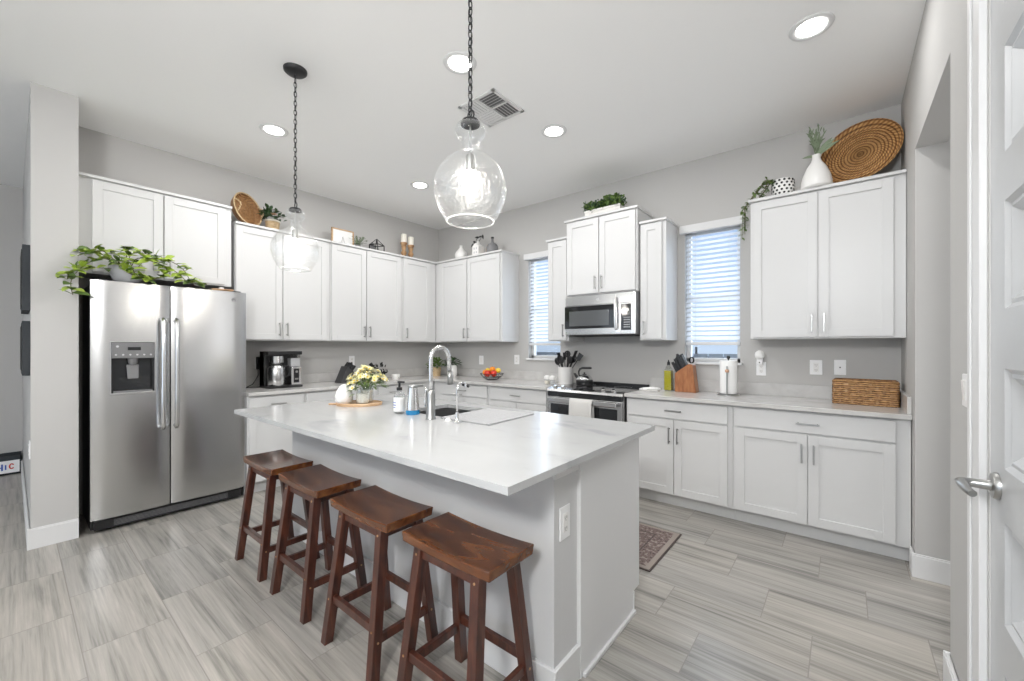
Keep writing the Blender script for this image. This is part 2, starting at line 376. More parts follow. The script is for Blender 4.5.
def thing(name, label, cat, loc=(0, 0, 0), rz=0, group=None):
    o = bpy.data.objects.new(name, None); COL.objects.link(o); o.location = loc; o.rotation_euler = (0, 0, rz); o.empty_display_size = .1
    o['label'] = label; o['category'] = cat
    if group: o['group'] = group
    return o
def tag(o, label, cat, group=None):
    o['label'] = label; o['category'] = cat
    if group: o['group'] = group
    return o
def struct(o, label=None):
    o['kind'] = 'structure'
    if label: o['label'] = label
    return o
def copy_tree(o, parent=None):
    c = o.copy(); COL.objects.link(c)
    if parent: c.parent = parent
    for ch in [k for k in bpy.data.objects if k.parent == o]: copy_tree(ch, c)
    return c
CEIL = 3.05
D = 4.0        # stove wall plane (y)
XR = 4.973     # right wall plane (x)

# ============================================================ THE SETTING
struct(MB().box(-2.5, 6.7, -5.1, 4.2, -.1, 0).done('floor', 'floor'))
struct(MB().box(-2.5, 6.7, -5.1, 4.2, CEIL, CEIL + .1).done('ceiling', 'ceil'))
# stove wall with two window openings
WN = [(1.66, 2.12), (3.497, 3.958)]; WZ0, WZ1 = 1.18, 2.41
b = MB(); xs = [-.15, WN[0][0], WN[0][1], WN[1][0], WN[1][1], XR]
for i in range(5):
    if i % 2 == 0: b.box(xs[i], xs[i + 1], D, D + .14, 0, CEIL)
    else: b.box(xs[i], xs[i + 1], D, D + .14, 0, WZ0); b.box(xs[i], xs[i + 1], D, D + .14, WZ1, CEIL)
struct(b.done('wall_stove', 'wall'))
struct(MB().box(-.15, 0, .295, D, 0, CEIL).done('wall_left', 'wall'))
struct(MB().box(-2.3, .54, .08, .295, 0, CEIL).done('wall_wing', 'wall'))
struct(MB().box(-2.45, -2.3, -5.0, .295, 0, CEIL).done('wall_living_room', 'wall'))
# right wall: opening to the hall between y 2.27 and 3.28, header at 2.42, closed panel door further on
b = MB(); b.box(XR, XR + .13, 2.29, 3.28, 2.46, CEIL); b.box(XR, XR + .13, 1.76, 2.29, 0, CEIL)
b.box(XR, XR + .13, .92, 1.76, 2.46, CEIL); b.box(XR, XR + .13, -5.0, .92, 0, CEIL)
struct(b.done('wall_right', 'wall'))
struct(MB().box(XR, 6.5, 3.28, D + .14, 0, CEIL).done('wall_hall', 'wall'))
struct(MB().box(6.5, 6.6, -5.0, D + .14, 0, CEIL).done('wall_hall_end', 'wall'))
# wall behind the camera with a wide opening added to let daylight in
b = MB(); b.box(-2.45, -1.4, -5.0, -4.9, 0, CEIL); b.box(5.0, 6.6, -5.0, -4.9, 0, CEIL); b.box(-1.4, 5.0, -5.0, -4.9, 2.5, CEIL)
struct(b.done('wall_back', 'wall'))

def baseboard(name, segs):
    b = MB()
    for x0, x1, y0, y1 in segs:
        b.box(x0, x1, y0, y1, 0, .125); 
        dx = .004 if (x1 - x0) < (y1 - y0) else 0; dy = .004 if dx == 0 else 0
        b.box(x0 + dx, x1 - dx, y0 + dy, y1 - dy, .125, .135)
    return struct(b.done(name, 'trim', bevel=.002))
baseboard('baseboard_wing', [(.54, .556, .064, .295), (-2.3, .54, .064, .08)])
baseboard('baseboard_living_room', [(-2.3, -2.284, -4.9, .064)])
baseboard('baseboard_hall', [(XR - .016, 6.5, 3.264, 3.28), (XR - .016, XR, 3.28, 3.375)])
baseboard('baseboard_right', [(XR - .018, XR, 1.87, 2.29), (XR - .018, XR + .13, 2.29, 2.306)])

# windows
for i, (x0, x1) in enumerate(WN):
    wn = bpy.data.objects.new('window_%d' % (i + 1), None); COL.objects.link(wn); wn.location = (x0, D, WZ0); struct(wn)
    o = wn.location
    b = MB(o); y0, y1 = D + .07, D + .12
    for a in (x0, x1 - .035): b.box(a, a + .035, y0, y1, WZ0, WZ1)
    for z in (WZ0, WZ1 - .035): b.box(x0, x1, y0, y1, z, z + .035)
    b.box(x0, x1, y0 + .01, y1, 1.77, 1.81)
    b.done('window_frame', 'trim', wn, bevel=.002)
    MB(o).box(x0 + .03, x1 - .03, y0 + .02, y0 + .026, WZ0 + .03, WZ1 - .03).done('pane', 'pane', wn)
    MB(o).box(x0 - .02, x1 + .02, D - .03, D + .07, WZ0 - .022, WZ0).done('window_sill', 'trim', wn, bevel=.004)

# ---- outside the windows
struct(MB().box(-14, 20, 4.3, 40, -.3, -.2).done('ground', 'grass'))
hs = thing('neighbour_house', 'low grey neighbour house seen through the gap below the blinds', 'house', (0, 20, -.62))
MB().box(-9, 13, 0, 6, 0, 1.15).done('wall', 'stucco', hs)
b = MB(); b.add([(-9.5, -.5, 1.1), (13.5, -.5, 1.1), (13.5, 6.5, 1.1), (-9.5, 6.5, 1.1), (-8, 3, 1.42), (12, 3, 1.42)], [(0, 1, 5, 4), (1, 2, 5), (2, 3, 4, 5), (3, 0, 4), (0, 3, 2, 1)]); b.done('roof', 'roof', hs)
for i, (x, h) in enumerate(((-5.6, .25), (-1.3, .42), (2.6, .22), (3.1, .38), (5.5, .3), (-7, .3))):
    MB().cyl((x, 2.6, 1.2), (x, 2.6, 1.5 + h), .06).done('vent_pipe', 'blackm', hs)
fn = thing('garden_fence', 'grey fence panel run low outside the kitchen windows', 'fence', (0, 9.5, -.2))
b = MB()
for k in range(60): b.box(-9 + k * .3, -8.72 + k * .3, 0, .03, 0, 1.365)
b.done('board_panel', 'stucco', fn)

# ---- recessed lights
RL = [(4.517, 2.728, 'beside the right wall above the wide base cabinets'), (2.839, 1.725, 'left of the nearer pendant chain, above the island'),
      (1.127, 1.323, 'above the fridge end of the room'), (2.853, 2.745, 'in front of the stove wall near the air vent'), (1.140, 2.759, 'deepest in the kitchen corner')]
r0 = None
for x, y, wh in RL:
    if r0 is None:
        r0 = thing('recessed_light', '', 'ceiling light', (x, y, CEIL))
        MB().lathe([(.068, 0), (.068, -.004), (.088, -.009), (.098, -.006), (.102, 0)], n=40).done('trim_ring', 'trim', r0, smooth=True)
        MB().lathe([(.001, -.0065), (.068, -.0055), (.068, -.003), (.001, -.003)], n=40).done('lens', 'lens', r0)
        c = r0
    else: c = copy_tree(r0); c.location = (x, y, CEIL)
    c['label'] = 'round recessed ceiling light glowing ' + wh; c['group'] = 'recessed ceiling lights'
    l = bpy.data.lights.new('downlight', 'AREA'); l.shape = 'DISK'; l.size = .13; l.energy = LAMP_W; l.color = LAMP_C
    lo = bpy.data.objects.new('downlight', l); COL.objects.link(lo); lo.parent = c; lo.location = (0, 0, -.012)

# ---- ceiling air vent (louvred in four fields)
vt = thing('air_vent', 'square white louvred air vent in the ceiling behind the nearer pendant', 'air vent', (2.67, 2.20, CEIL))
b = MB(); h = .17
for a0, a1, c0, c1 in ((-h, h, -h, -h + .025), (-h, h, h - .025, h), (-h, -h + .025, -h, h), (h - .025, h, -h, h)): b.box(a0, a1, c0, c1, -.010, 0)
b.box(-.006, .006, -h, h, -.010, 0); b.box(-h, h, -.006, .006, -.010, 0); b.done('frame', 'trim', vt, bevel=.002)
MB().box(-h + .02, h - .02, -h + .02, h - .02, -.002, -.0005).done('backing', 'grey', vt)
b = MB()
for qx, qy, al in ((-1, -1, 0), (1, 1, 0), (1, -1, 1), (-1, 1, 1)):
    for k in range(5):
        t = .014 + k * .026; c0, c1 = (.006, h - .025)
        if al: p = [(qx * c0, qy * t, -.004), (qx * c1, qy * t, -.004), (qx * c1, qy * (t + .013), -.012), (qx * c0, qy * (t + .013), -.012)]
        else: p = [(qx * t, qy * c0, -.004), (qx * t, qy * c1, -.004), (qx * (t + .013), qy * c1, -.012), (qx * (t + .013), qy * c0, -.012)]
        b.add(p, [(0, 1, 2, 3)])
b.done('louvres', 'trim', vt, solid=.0012)

# ---- pendants
def pendant(x, y, zc, label):
    t = thing('pendant_lamp', label, 'pendant lamp', (x, y, CEIL), 0, 'glass pendants over the island')
    L = CEIL - zc           # cap level below ceiling
    MB().lathe([(.001, -.028), (.03, -.028), (.055, -.022), (.066, -.012), (.068, 0)], n=36).done('canopy', 'bronze', t, smooth='auto')
    b = MB(); b.tube([(.010 * cos(a), 0, -.040 + .012 * sin(a)) for a in [2 * pi * k / 12 for k in range(12)]], .0028, 6, True)
    z = -.048; k = 0; ll = .036
    while z - ll * .78 > -L + .03:
        pts = []
        for q in range(14):
            a = 2 * pi * q / 14; u = .0085 * cos(a); v = (ll / 2) * sin(a)
            pts.append((u, 0, z - ll / 2 + v) if k % 2 == 0 else (0, u, z - ll / 2 + v))
        b.tube(pts, .0024, 6, True); z -= ll * .80; k += 1
    b.done('chain', 'bronze', t, smooth=True)
    MB().tube([(.004 * sin(j * .9), .004 * cos(j * .9), -.03 - j * (L - .05) / 24) for j in range(25)], .0016, 6).done('cord', 'bronze', t, smooth=True)
    b = MB(); b.tube([(.016 * cos(a), .003, -L + .030 + .018 * sin(a)) for a in [2 * pi * q / 16 for q in range(16)]], .003, 6, True); b.done('hanging_ring', 'bronze', t, smooth=True)
    MB((0, 0, L)).lathe([(.001, .014), (.012, .013), (.03, .009), (.036, 0), (.036, -.008), (.001, -.008)], n=32).done('cap', 'bronze', t, smooth='auto')
    prof = [(.036, -.002), (.052, -.012), (.060, -.032), (.052, -.052), (.037, -.064), (.032, -.070), (.034, -.078), (.032, -.088), (.033, -.100), (.040, -.112), (.062, -.126), (.092, -.148), (.118, -.180), (.134, -.218), (.138, -.250), (.132, -.288), (.118, -.325), (.102, -.352), (.090, -.368), (.087, -.372)]
    g = MB((0, 0, L)).lathe(prof, n=64, cap=False).done('glass_shade', 'glass', t, smooth=True)
    b = MB((0, 0, L)); b.tube([(.088 * cos(2 * pi * q / 48), .088 * sin(2 * pi * q / 48), -.371) for q in range(48)], .0026, 8, True); b.done('shade_rim', 'clear', t, smooth=True)
    b = MB((0, 0, L)); b.cyl((0, 0, -.13), (0, 0, -.006), .004, n=12); b.lathe([(.001, -.180), (.016, -.180), (.018, -.172), (.018, -.128), (.014, -.120), (.001, -.118)], n=24); b.done('socket', 'nickel', t, smooth='auto')
    MB((0, 0, L)).lathe([(.001, -.268), (.014, -.265), (.026, -.254), (.031, -.238), (.028, -.220), (.018, -.200), (.013, -.180)], n=24).done('bulb', 'bulb', t, smooth=True)
    l = bpy.data.lights.new('bulb_light', 'POINT'); l.energy = BULB_W; l.shadow_soft_size = .035; l.color = (1, .93, .84)
    lo = bpy.data.objects.new('bulb_light', l); COL.objects.link(lo); lo.parent = t; lo.location = (0, 0, -L - .30)
pendant(1.995, 1.12, 2.175, 'clear glass pendant on dark chain, the farther one toward the fridge')
pendant(3.562, 1.090, 2.163, 'clear seeded glass pendant on dark chain, the nearer larger looking one')

# ============================================================ CABINETS
def handle(par, c, L, vertical, out=.028):
    """bar pull, c is its middle on the door face (local, face toward -y)"""
    x, y, z = c; b = MB()
    if vertical:
        b.box(x - .005, x + .005, y - out - .006, y - out + .002, z - L / 2, z + L / 2)
        for s in (-1, 1): b.box(x - .004, x + .004, y - out, y, z + s * (L / 2 - .012) - .004, z + s * (L / 2 - .012) + .004)
    else:
        b.box(x - L / 2, x + L / 2, y - out - .006, y - out + .002, z - .005, z + .005)
        for s in (-1, 1): b.box(x + s * (L / 2 - .012) - .004, x + s * (L / 2 - .012) + .004, y - out, y, z - .004, z + .004)
    return b.done('handle', 'nickel', par, bevel=.0012)
def shaker(par, x0, x1, z0, z1, y, fr=.057, name='door', flat=False):
    """door slab from y (back) to y-.02 (front) with a recessed field"""
    b = MB(); yf = y - .02
    if flat: b.box(x0, x1, yf, y, z0, z1); return b.done(name, 'cab', par, bevel=.0015)
    b.box(x0 + fr - .001, x1 - fr + .001, y - .011, y, z0 + fr - .001, z1 - fr + .001)
    b.box(x0, x0 + fr, yf, y, z0, z1); b.box(x1 - fr, x1, yf, y, z0, z1)
    b.box(x0 + fr, x1 - fr, yf, y, z0, z0 + fr); b.box(x0 + fr, x1 - fr, yf, y, z1 - fr, z1)
    return b.done(name, 'cab', par, bevel=.0012)
def upper(name, label, loc, rz, W, dep, H, doors, group='white upper cabinets', crown=True, hl=.13, crown_sides=(0, 0)):
    t = thing(name, label, 'cabinet', loc, rz, group)
    MB().box(0, W, -dep, -.002, 0, H).done('cabinet_box', 'cab', t, bevel=.0015)
    for x0, x1, side in doors:
        d = shaker(t, x0, x1, .012, H - .012, -dep)
        if side:
            hx = x1 - .03 if side > 0 else x0 + .03
            handle(d, (hx, -dep - .02, .012 + .035 + hl / 2), hl, True)
    if crown:
        a, c = crown_sides; b = MB(); b.box(-a, W + c, -dep - .03, -.002, H, H + .022); b.done('crown_trim', 'cab', t, bevel=.003)
    return t
RZ = R(90)
UZ = 1.38
upper('upper_cabinet', 'white two-door upper cabinet raised above the refrigerator', (0, .30, 1.86), RZ, .955, .36, .70, [(.075, .475, 1), (.485, .905, -1)])
upper('upper_cabinet', 'white two-door upper cabinet right beside the refrigerator, above the coffee maker', (0, 1.293, UZ), RZ, .892, .32, 1.07, [(.006, .402, 1), (.412, .852, -1)])
upper('upper_cabinet', 'white two-door upper cabinet on the fridge wall above the black knife block', (0, 2.19, UZ), RZ, .93, .32, 1.07, [(.012, .42, 1), (.43, .90, -1)])
upper('upper_cabinet', 'white single-door upper cabinet next to the room corner, candlesticks on top', (0, 3.125, UZ), RZ, .54, .32, 1.07, [(.015, .425, -1)])
upper('upper_cabinet', 'white two-door upper cabinet turning the corner, left of the narrow window', (.002, D, UZ), 0, 1.51, .32, 1.07, [(.42, .925, 1), (.94, 1.48, -1)], crown_sides=(0, .012))
upper('upper_cabinet', 'narrow white upper cabinet left of the microwave', (2.165, D, UZ), 0, .262, .32, 1.07, [(.012, .24, 1)], crown_sides=(.012, 0))
upper('upper_cabinet', 'tall white two-door cabinet directly above the microwave with greenery box on top', (2.43, D, 1.835), 0, .755, .37, .76, [(.014, .37, 1), (.38, .741, -1)], crown_sides=(.014, .014))
upper('upper_cabinet', 'narrow white upper cabinet right of the microwave', (3.19, D, UZ), 0, .24, .32, 1.07, [(.015, .205, -1)], crown_sides=(0, .012))
upper('upper_cabinet', 'wide white two-door upper cabinet against the right wall, woven tray on top', (4.085, D, UZ), 0, .886, .32, 1.07, [(.02, .422, 1), (.432, .825, -1)], crown_sides=(.012, 0))

def base(label, loc, rz, W, cols, toe=True, dep=.59, fill=(0, 0), pull=.13):
    """cols: (x0,x1,[handle side per door]) each with a drawer above doors"""
    t = thing('base_cabinet', label, 'cabinet', loc, rz, 'white base cabinets')
    b = MB(); b.box(0, W, -dep, -.002, .105, .884); b.done('cabinet_box', 'cab', t, bevel=.0015)
    MB().box(0, W, -dep + .075, -.004, 0, .106).done('toe_kick', 'cab', t)
    for x0, x1, sides in cols:
        d = shaker(t, x0, x1, .735, .868, -dep, name='drawer', flat=True)
        handle(d, ((x0 + x1) / 2, -dep - .02, .80), pull, False)
        n = len(sides); ww = (x1 - x0 - .006 * (n - 1)) / n
        for k, sd in enumerate(sides):
            a = x0 + k * (ww + .006); dd = shaker(t, a, a + ww, .118, .722, -dep)
            handle(dd, (a + ww - .03 if sd > 0 else a + .03, -dep - .02, .60), pull, True)
    return t
base('white base cabinet with one drawer between refrigerator and next drawer, below the coffee maker', (0, 1.305, 0), RZ, .49, [(.012, .478, [1])])
base('white base cabinet below the black knife block on the fridge wall', (0, 1.797, 0), RZ, .79, [(.012, .778, [1, -1])])
base('white corner base cabinet beside the deepest room corner', (0, 2.589, 0), RZ, .82, [(.012, .40, [-1])])
base('white base cabinet behind the island faucet, below the fruit bowl', (.60, D, 0), 0, .945, [(.16, .925, [1, -1])])
base('white base cabinet with wide drawer left of the stove', (1.547, D, 0), 0, .80, [(.02, .79, [1, -1])])
base('white base cabinet with drawer and doors just right of the stove', (3.178, D, 0), 0, .833, [(.015, .80, [1, -1])])
base('widest white base cabinet with drawer and doors ending at the right wall', (4.013, D, 0), 0, .956, [(.02, .887, [1, -1])])

# ---- worktops with 10 cm upstands
def slab_l(name, label, polys, upst, loc):
    t = thing(name, label, 'worktop', loc); b = MB(loc)
    for p in polys: b.prism(p, .885, .915)
    b.done('slab', 'quartz_g', t, bevel=.003)
    b = MB(loc)
    for q in upst: b.box(*q)
    b.done('backsplash', 'quartz_g', t, bevel=.002); return t
slab_l('worktop', 'grey quartz L-shaped worktop along the fridge wall to the stove', [[(.002, 1.303), (.635, 1.303), (.635, 3.365), (2.358, 3.365), (2.358, D - .002), (.002, D - .002)]],
       [(.002, .022, 1.303, D - .002, .915, 1.017), (.022, 2.358, D - .022, D - .002, .915, 1.017)], (0, D, .885))
slab_l('worktop', 'grey quartz worktop right of the stove with a wicker basket on it', [[(3.172, 3.365), (XR - .002, 3.365), (XR - .002, D - .002), (3.172, D - .002)]],
       [(3.172, XR - .002, D - .022, D - .002, .915, 1.017), (XR - .022, XR - .002, 3.40, D - .022, .915, 1.017)], (3.172, D, .885))

# ============================================================ REFRIGERATOR  (local x = world y, local -y = world x)
fr = thing('refrigerator', 'stainless side-by-side refrigerator with ice dispenser and trailing plant on top', 'refrigerator', (0, .347, 0), RZ)
MB().box(.004, .940, -.53, -.03, .02, 1.765).done('cabinet_body', 'black', fr, bevel=.004)
MB().box(.02, .92, -.57, -.50, .02, .085).done('base_grille', 'black', fr, bevel=.003)
b = MB()
for k in range(5): b.box(.12, .82, -.573, -.570, .034 + k * .009, .037 + k * .009)
b.done('grille_slots', 'grey', fr)
for k, (a0, a1) in enumerate(((.0, .432), (.440, .955))):
    n = 10; prof = []
    for i in range(n + 1):
        t = i / n; x = a0 + (a1 - a0) * t; e = min(t, 1 - t)
        y = -.592 - .008 * sin(pi * t) + (.012 * (1 - e / .05) ** 2 if e < .05 else 0)
        prof.append((x, y))
    prof = [(a0, -.535)] + prof + [(a1, -.535)]
    b = MB()
    if k == 0:   # freezer door is built round the dispenser recess
        dx0, dx1, dz0, dz1 = .104, .338, .985, 1.352
        b.prism(prof, .10, dz0); b.prism(prof, dz1, 1.79)
        def ycut(x): 
            for (xa, ya), (xb, yb) in zip(prof[1:-1], prof[2:-1]):
                if xa <= x <= xb: return ya + (yb - ya) * (x - xa) / (xb - xa)
        lp = [(a0, -.535)] + [p for p in prof[1:-1] if p[0] < dx0] + [(dx0, ycut(dx0)), (dx0, -.535)]
        rp = [(dx1, -.535), (dx1, ycut(dx1))] + [p for p in prof[1:-1] if p[0] > dx1] + [(a1, -.535)]
        b.prism(lp, dz0, dz1); b.prism(rp, dz0, dz1)
    else: b.prism(prof, .10, 1.79)
    d = b.done('door', 'steel', fr, smooth='auto')
    hx = .383 if k == 0 else .464
    hb = MB(); hb.tube([(hx, -.598, 1.52), (hx, -.630, 1.53), (hx, -.648, 1.50), (hx, -.652, 1.3), (hx, -.653, 1.1), (hx, -.652, .9), (hx, -.648, .73), (hx, -.630, .70), (hx, -.598, .71)], .015, 14)
    hb.done('handle', 'steel_s', d, smooth=True)
    if k == 0:
        dp = MB().box(dx0 - .008, dx1 + .008, -.604, -.595, dz0 - .014, dz0 + .002).box(dx0 - .008, dx0, -.604, -.595, dz0, dz1 + .006).box(dx1, dx1 + .008, -.604, -.595, dz0, dz1 + .006).box(dx0 - .008, dx1 + .008, -.604, -.595, dz1, dz1 + .008).done('dispenser_frame', 'steel_s', d, bevel=.003)
        MB().box(dx0, dx1, -.610, -.545, 1.235, dz1).done('dispenser_panel', 'grey', d, bevel=.006)
        MB().box(dx0 + .085, dx0 + .155, -.613, -.609, 1.295, 1.318).done('dispenser_display', 'gloss', d)
        bb = MB()
        for q in range(6): bb.cyl((dx0 + .022 + q * .038, -.609, 1.262), (dx0 + .022 + q * .038, -.613, 1.262), .006, n=12)
        bb.cyl((dx0 + .03, -.609, 1.322), (dx0 + .03, -.613, 1.322), .008, n=12)
        bb.done('dispenser_buttons', 'lgrey', d)
        bb = MB(); bb.box(dx0, dx1, -.550, -.537, dz0, 1.236); bb.box(dx0, dx0 + .01, -.59, -.54, dz0, 1.236); bb.box(dx1 - .01, dx1, -.59, -.54, dz0, 1.236); bb.done('dispenser_recess', 'gloss', d)
        MB().box(dx0 + .01, dx1 - .01, -.596, -.545, dz0, dz0 + .014).done('drip_tray', 'grey', d, bevel=.003)
        MB().lathe([(.03, 0), (.026, -.035), (.018, -.05)], (.221, -.572, 1.236)).done('nozzle', 'grey', d, smooth='auto')
        MB().hexa([(.190, -.588, 1.085), (.252, -.588, 1.085), (.252, -.575, 1.085), (.190, -.575, 1.085), (.186, -.570, 1.19), (.256, -.570, 1.19), (.256, -.557, 1.19), (.186, -.557, 1.19)]).done('paddle', 'grey', d, bevel=.006)
    else:
        MB().cyl((.857, -.594, 1.722), (.857, -.600, 1.722), .017, n=28).done('badge', 'grey', d, bevel=.001)
        bb = MB(); bb.tube([(.857 + .0125 * cos(a), -.6005, 1.722 + .0125 * sin(a)) for a in [2 * pi * q / 24 for q in range(24)]], .0012, 6, True)
        bb.tube([(.857 - .003 + .005 * cos(a), -.6005, 1.722 + .005 * sin(a)) for a in [R(40) + R(280) * q / 12 for q in range(13)]], .001, 6)
        bb.tube([(.857 + .006 + .003 * cos(a) - .001, -.6005, 1.722 + .0045 * sin(a)) for a in [R(30) + R(290) * q / 12 for q in range(13)]], .001, 6); bb.done('badge_mark', 'steel_s', d)
for a in (.03, .86): MB().box(a, a + .055, -.585, -.50, 1.765, 1.80).done('hinge_cover', 'gasket', fr, bevel=.006)

# ============================================================ STOVE AND MICROWAVE
sx0, sx1 = 2.366, 3.164; sw = sx1 - sx0
st = thing('stove', 'stainless slide-in range with black glass top between the base cabinets', 'stove', (sx0, D, 0))
MB().box(0, sw, -.61, -.03, .06, .893).done('body', 'steel', st, bevel=.003)
MB().box(.02, sw - .02, -.58, -.05, 0, .062).done('plinth', 'blackm', st)
b = MB(); b.box(-.006, sw + .006, -.60, -.045, .893, .917); b.done('cooktop', 'cooktop', st, bevel=.004)
for (x, y, r) in ((.20, -.17, .085), (.20, -.42, .105), (.59, -.17, .085), (.59, -.42, .115), (.395, -.29, .06)):
    MB().tube([(x + r * cos(2 * pi * q / 40), y + r * sin(2 * pi * q / 40), .9172) for q in range(40)], .0012, 5, True).done('burner_ring', 'grey', st)
MB().box(0, sw, -.05, -.012, .893, .945).done('back_trim', 'black', st, bevel=.004)
b = MB(); b.hexa([(0, -.650, .884), (sw, -.650, .884), (sw, -.60, .884), (0, -.60, .884), (0, -.635, .905), (sw, -.635, .905), (sw, -.585, .92), (0, -.585, .92)]); pn = b.done('control_panel', 'steel', st, bevel=.003)
MB().hexa([(.30, -.634, .9075), (.50, -.634, .9075), (.50, -.595, .9185), (.30, -.595, .9185), (.30, -.634, .9095), (.50, -.634, .9095), (.50, -.595, .921), (.30, -.595, .921)]).done('display', 'gloss', pn)
for x in (.085, .175, .60, .70):
    MB().cyl((x, -.612, .910), (x, -.622, .940), .021, .018, 24).done('knob', 'steel_s', st, bevel=.003, smooth='auto')
od = MB().box(.012, sw - .012, -.645, -.61, .22, .835).done('oven_door', 'steel', st, bevel=.005)
MB().box(.05, sw - .05, -.648, -.644, .34, .765).done('oven_window', 'gloss', od, bevel=.002)
MB().box(.01, sw - .01, -.640, -.60, .836, .884).done('vent_gap', 'gloss', st, bevel=.002)
b = MB(); b.box(.035, sw - .04, -.705, -.683, .788, .832)
for x in (.055, sw - .085): b.box(x, x + .03, -.69, -.64, .80, .823)
b.done('oven_handle', 'steel_s', od, bevel=.006)
MB().box(.012, sw - .012, -.64, -.61, .075, .21).done('drawer', 'steel', st, bevel=.005)
# towel over the oven handle
tb = MB((sx0 + .30, D - .694, .80)); x0, x1 = sx0 + .30, sx0 + .535; N = 14
def tprof(i, j):
    u = i / N; x = x0 + (x1 - x0) * u; ww = .004 * sin(u * 9 + j * .5)
    P = [(-.722, .47), (-.724, .60), (-.722, .70), (-.716, .80), (-.708, .832), (-.694, .838), (-.681, .832), (-.674, .80), (-.668, .70), (-.666, .60)]
    y, z = P[j]; return (x, D + y + (ww if j not in (4, 5, 6) else 0) * (1 if j < 5 else -.3), z)
vs = [tprof(i, j) for i in range(N + 1) for j in range(10)]
tb.add(vs, [(i * 10 + j, i * 10 + j + 1, (i + 1) * 10 + j + 1, (i + 1) * 10 + j) for i in range(N) for j in range(9)])
tag(tb.done('kitchen_towel', 'terry', loc=(sx0 + .30, D - .694, .80), solid=.006, smooth=True), 'pale grey kitchen towel hanging over the oven handle', 'towel')

mw = thing('microwave', 'stainless over-the-range microwave below the tall cabinet', 'microwave', (2.432, D, 1.425)); W, H = .752, .405
MB().box(0, W, -.38, -.004, .01, H).done('body', 'grey', mw, bevel=.003)
MB().box(.003, W - .003, -.405, -.38, .012, H).done('front_frame', 'steel', mw, bevel=.006)
MB().box(.0, .565, -.412, -.404, .075, H - .105).done('door_glass', 'gloss', mw, bevel=.003)
MB().box(.055, .49, -.4145, -.411, .10, H - .155).done('window', 'mwglass', mw, bevel=.001)
MB().box(.015, W - .015, -.416, -.403, H - .10, H - .004).done('top_strip', 'steel', mw, bevel=.004)
MB().box(.61, W - .045, -.412, -.404, .05, H - .11).done('control_panel', 'gloss', mw, bevel=.002)
MB().cyl((.375, -.416, H - .05), (.375, -.4185, H - .05), .012, n=24).done('badge', 'lgrey', mw)
b = MB()
for r_ in range(5):
    for c_ in range(4): b.box(.640 + c_ * .016, .650 + c_ * .016, -.4135, -.4115, .075 + r_ * .022, .083 + r_ * .022)
b.done('keypad_marks', 'lgrey', mw)
MB().box(.636, .690, -.4135, -.4115, .225, .25).done('display', 'mwglass', mw)
b = MB(); b.tube([(.565, -.41, .36), (.567, -.44, .355), (.567, -.447, .28), (.567, -.447, .14), (.567, -.44, .065), (.565, -.41, .06)], .011, 12); b.box(.558, .60, -.41, -.403, .03, H - .10); b.done('door_handle', 'steel_s', mw, smooth='auto')
MB().box(.03, W - .03, -.37, -.03, 0, .012).done('underside_grille', 'blackm', mw)

# ============================================================ BLINDS
for (x0, x1), lab in ((WN[0], 'white slatted blind on the narrow window left of the stove cabinets'), (WN[1], 'white slatted blind on the wide window right of the stove cabinets')):
    bl = thing('window_blind', lab, 'blind', ((x0 + x1) / 2, D, 2.44), 0, 'window blinds'); o = bl.location
    MB(o).box(x0 - .035, x1 + .035, D - .055, D - .001, 2.375, 2.445).done('valance', 'trim', bl, bevel=.003)
    b = MB(o); z = 2.365; k = 0
    while z > 1.385:
        ya, yb = D + .012, D + .052
        b.add([(x0 + .008, ya, z - .016), (x1 - .008, ya, z - .016), (x1 - .008, yb, z + .016), (x0 + .008, yb, z + .016)], [(0, 1, 2, 3)]); z -= .044
    b.done('slats', 'slat', bl, solid=.0025)
    MB(o).box(x0 + .006, x1 - .006, D + .012, D + .052, 1.335, 1.362).done('bottom_rail', 'trim', bl, bevel=.003)
    b = MB(o)
    for x in (x0 + .09, x1 - .09): b.cyl((x, D + .010, 1.35), (x, D + .010, 2.38), .0012, n=6)
    b.done('ladder_cords', 'trim', bl)
    MB(o).cyl((x0 + .03, D + .004, 1.75), (x0 + .03, D + .004, 2.37), .003, n=8).done('tilt_wand', 'trim', bl)

# ============================================================ ISLAND
isl = thing('kitchen_island', 'white quartz topped kitchen island with grey stool side', 'island', (2.77, 1.47, 0)); o = isl.location
KX0, KX1, KY = 1.61, 3.824, 1.262
b = MB(o)
ix0, ix1, iy0, iy1 = 1.600, 3.897, .908, 2.094
SX0, SX1, SY0, SY1 = 2.47, 3.20, 1.575, 1.955   # sink cutout
b.box(ix0, SX0, iy0, iy1, .889, .914); b.box(SX1, ix1, iy0, iy1, .889, .914); b.box(SX0, SX1, iy0, SY0, .889, .914); b.box(SX0, SX1, SY1, iy1, .889, .914)
bmesh.ops.remove_doubles(b.bm, verts=b.bm.verts, dist=1e-5)
b.done('quartz_top', 'quartz', isl)
MB(o).box(KX0, KX1, KY, KY + .165, 0, .889).done('knee_wall', 'pony', isl)
b = MB(o); b.box(KX0 + .03, 3.832, KY + .165, KY + .183, .105, .889); b.box(KX0 + .03, 3.832, 1.987, 2.005, .105, .889); b.box(KX0 + .03, KX0 + .048, KY + .183, 1.987, .105, .889)
b.box(3.814, 3.832, KY + .183, 1.987, .105, .889); b.box(KX0 + .048, 3.814, KY + .183, 1.987, .105, .123); b.done('cabinet_box', 'cab', isl)
MB(o).box(KX0 + .03, 3.832, KY + .165, 1.93, 0, .105).done('toe_base', 'cab', isl)
MB(o).box(3.832, 3.842, KY + .165, 2.025, .105, .889).box(3.832, 3.842, KY + .165, 1.95, 0, .106).done('end_panel', 'trim', isl, bevel=.001)  # lighter white than the cabinets, standing in for light on this end
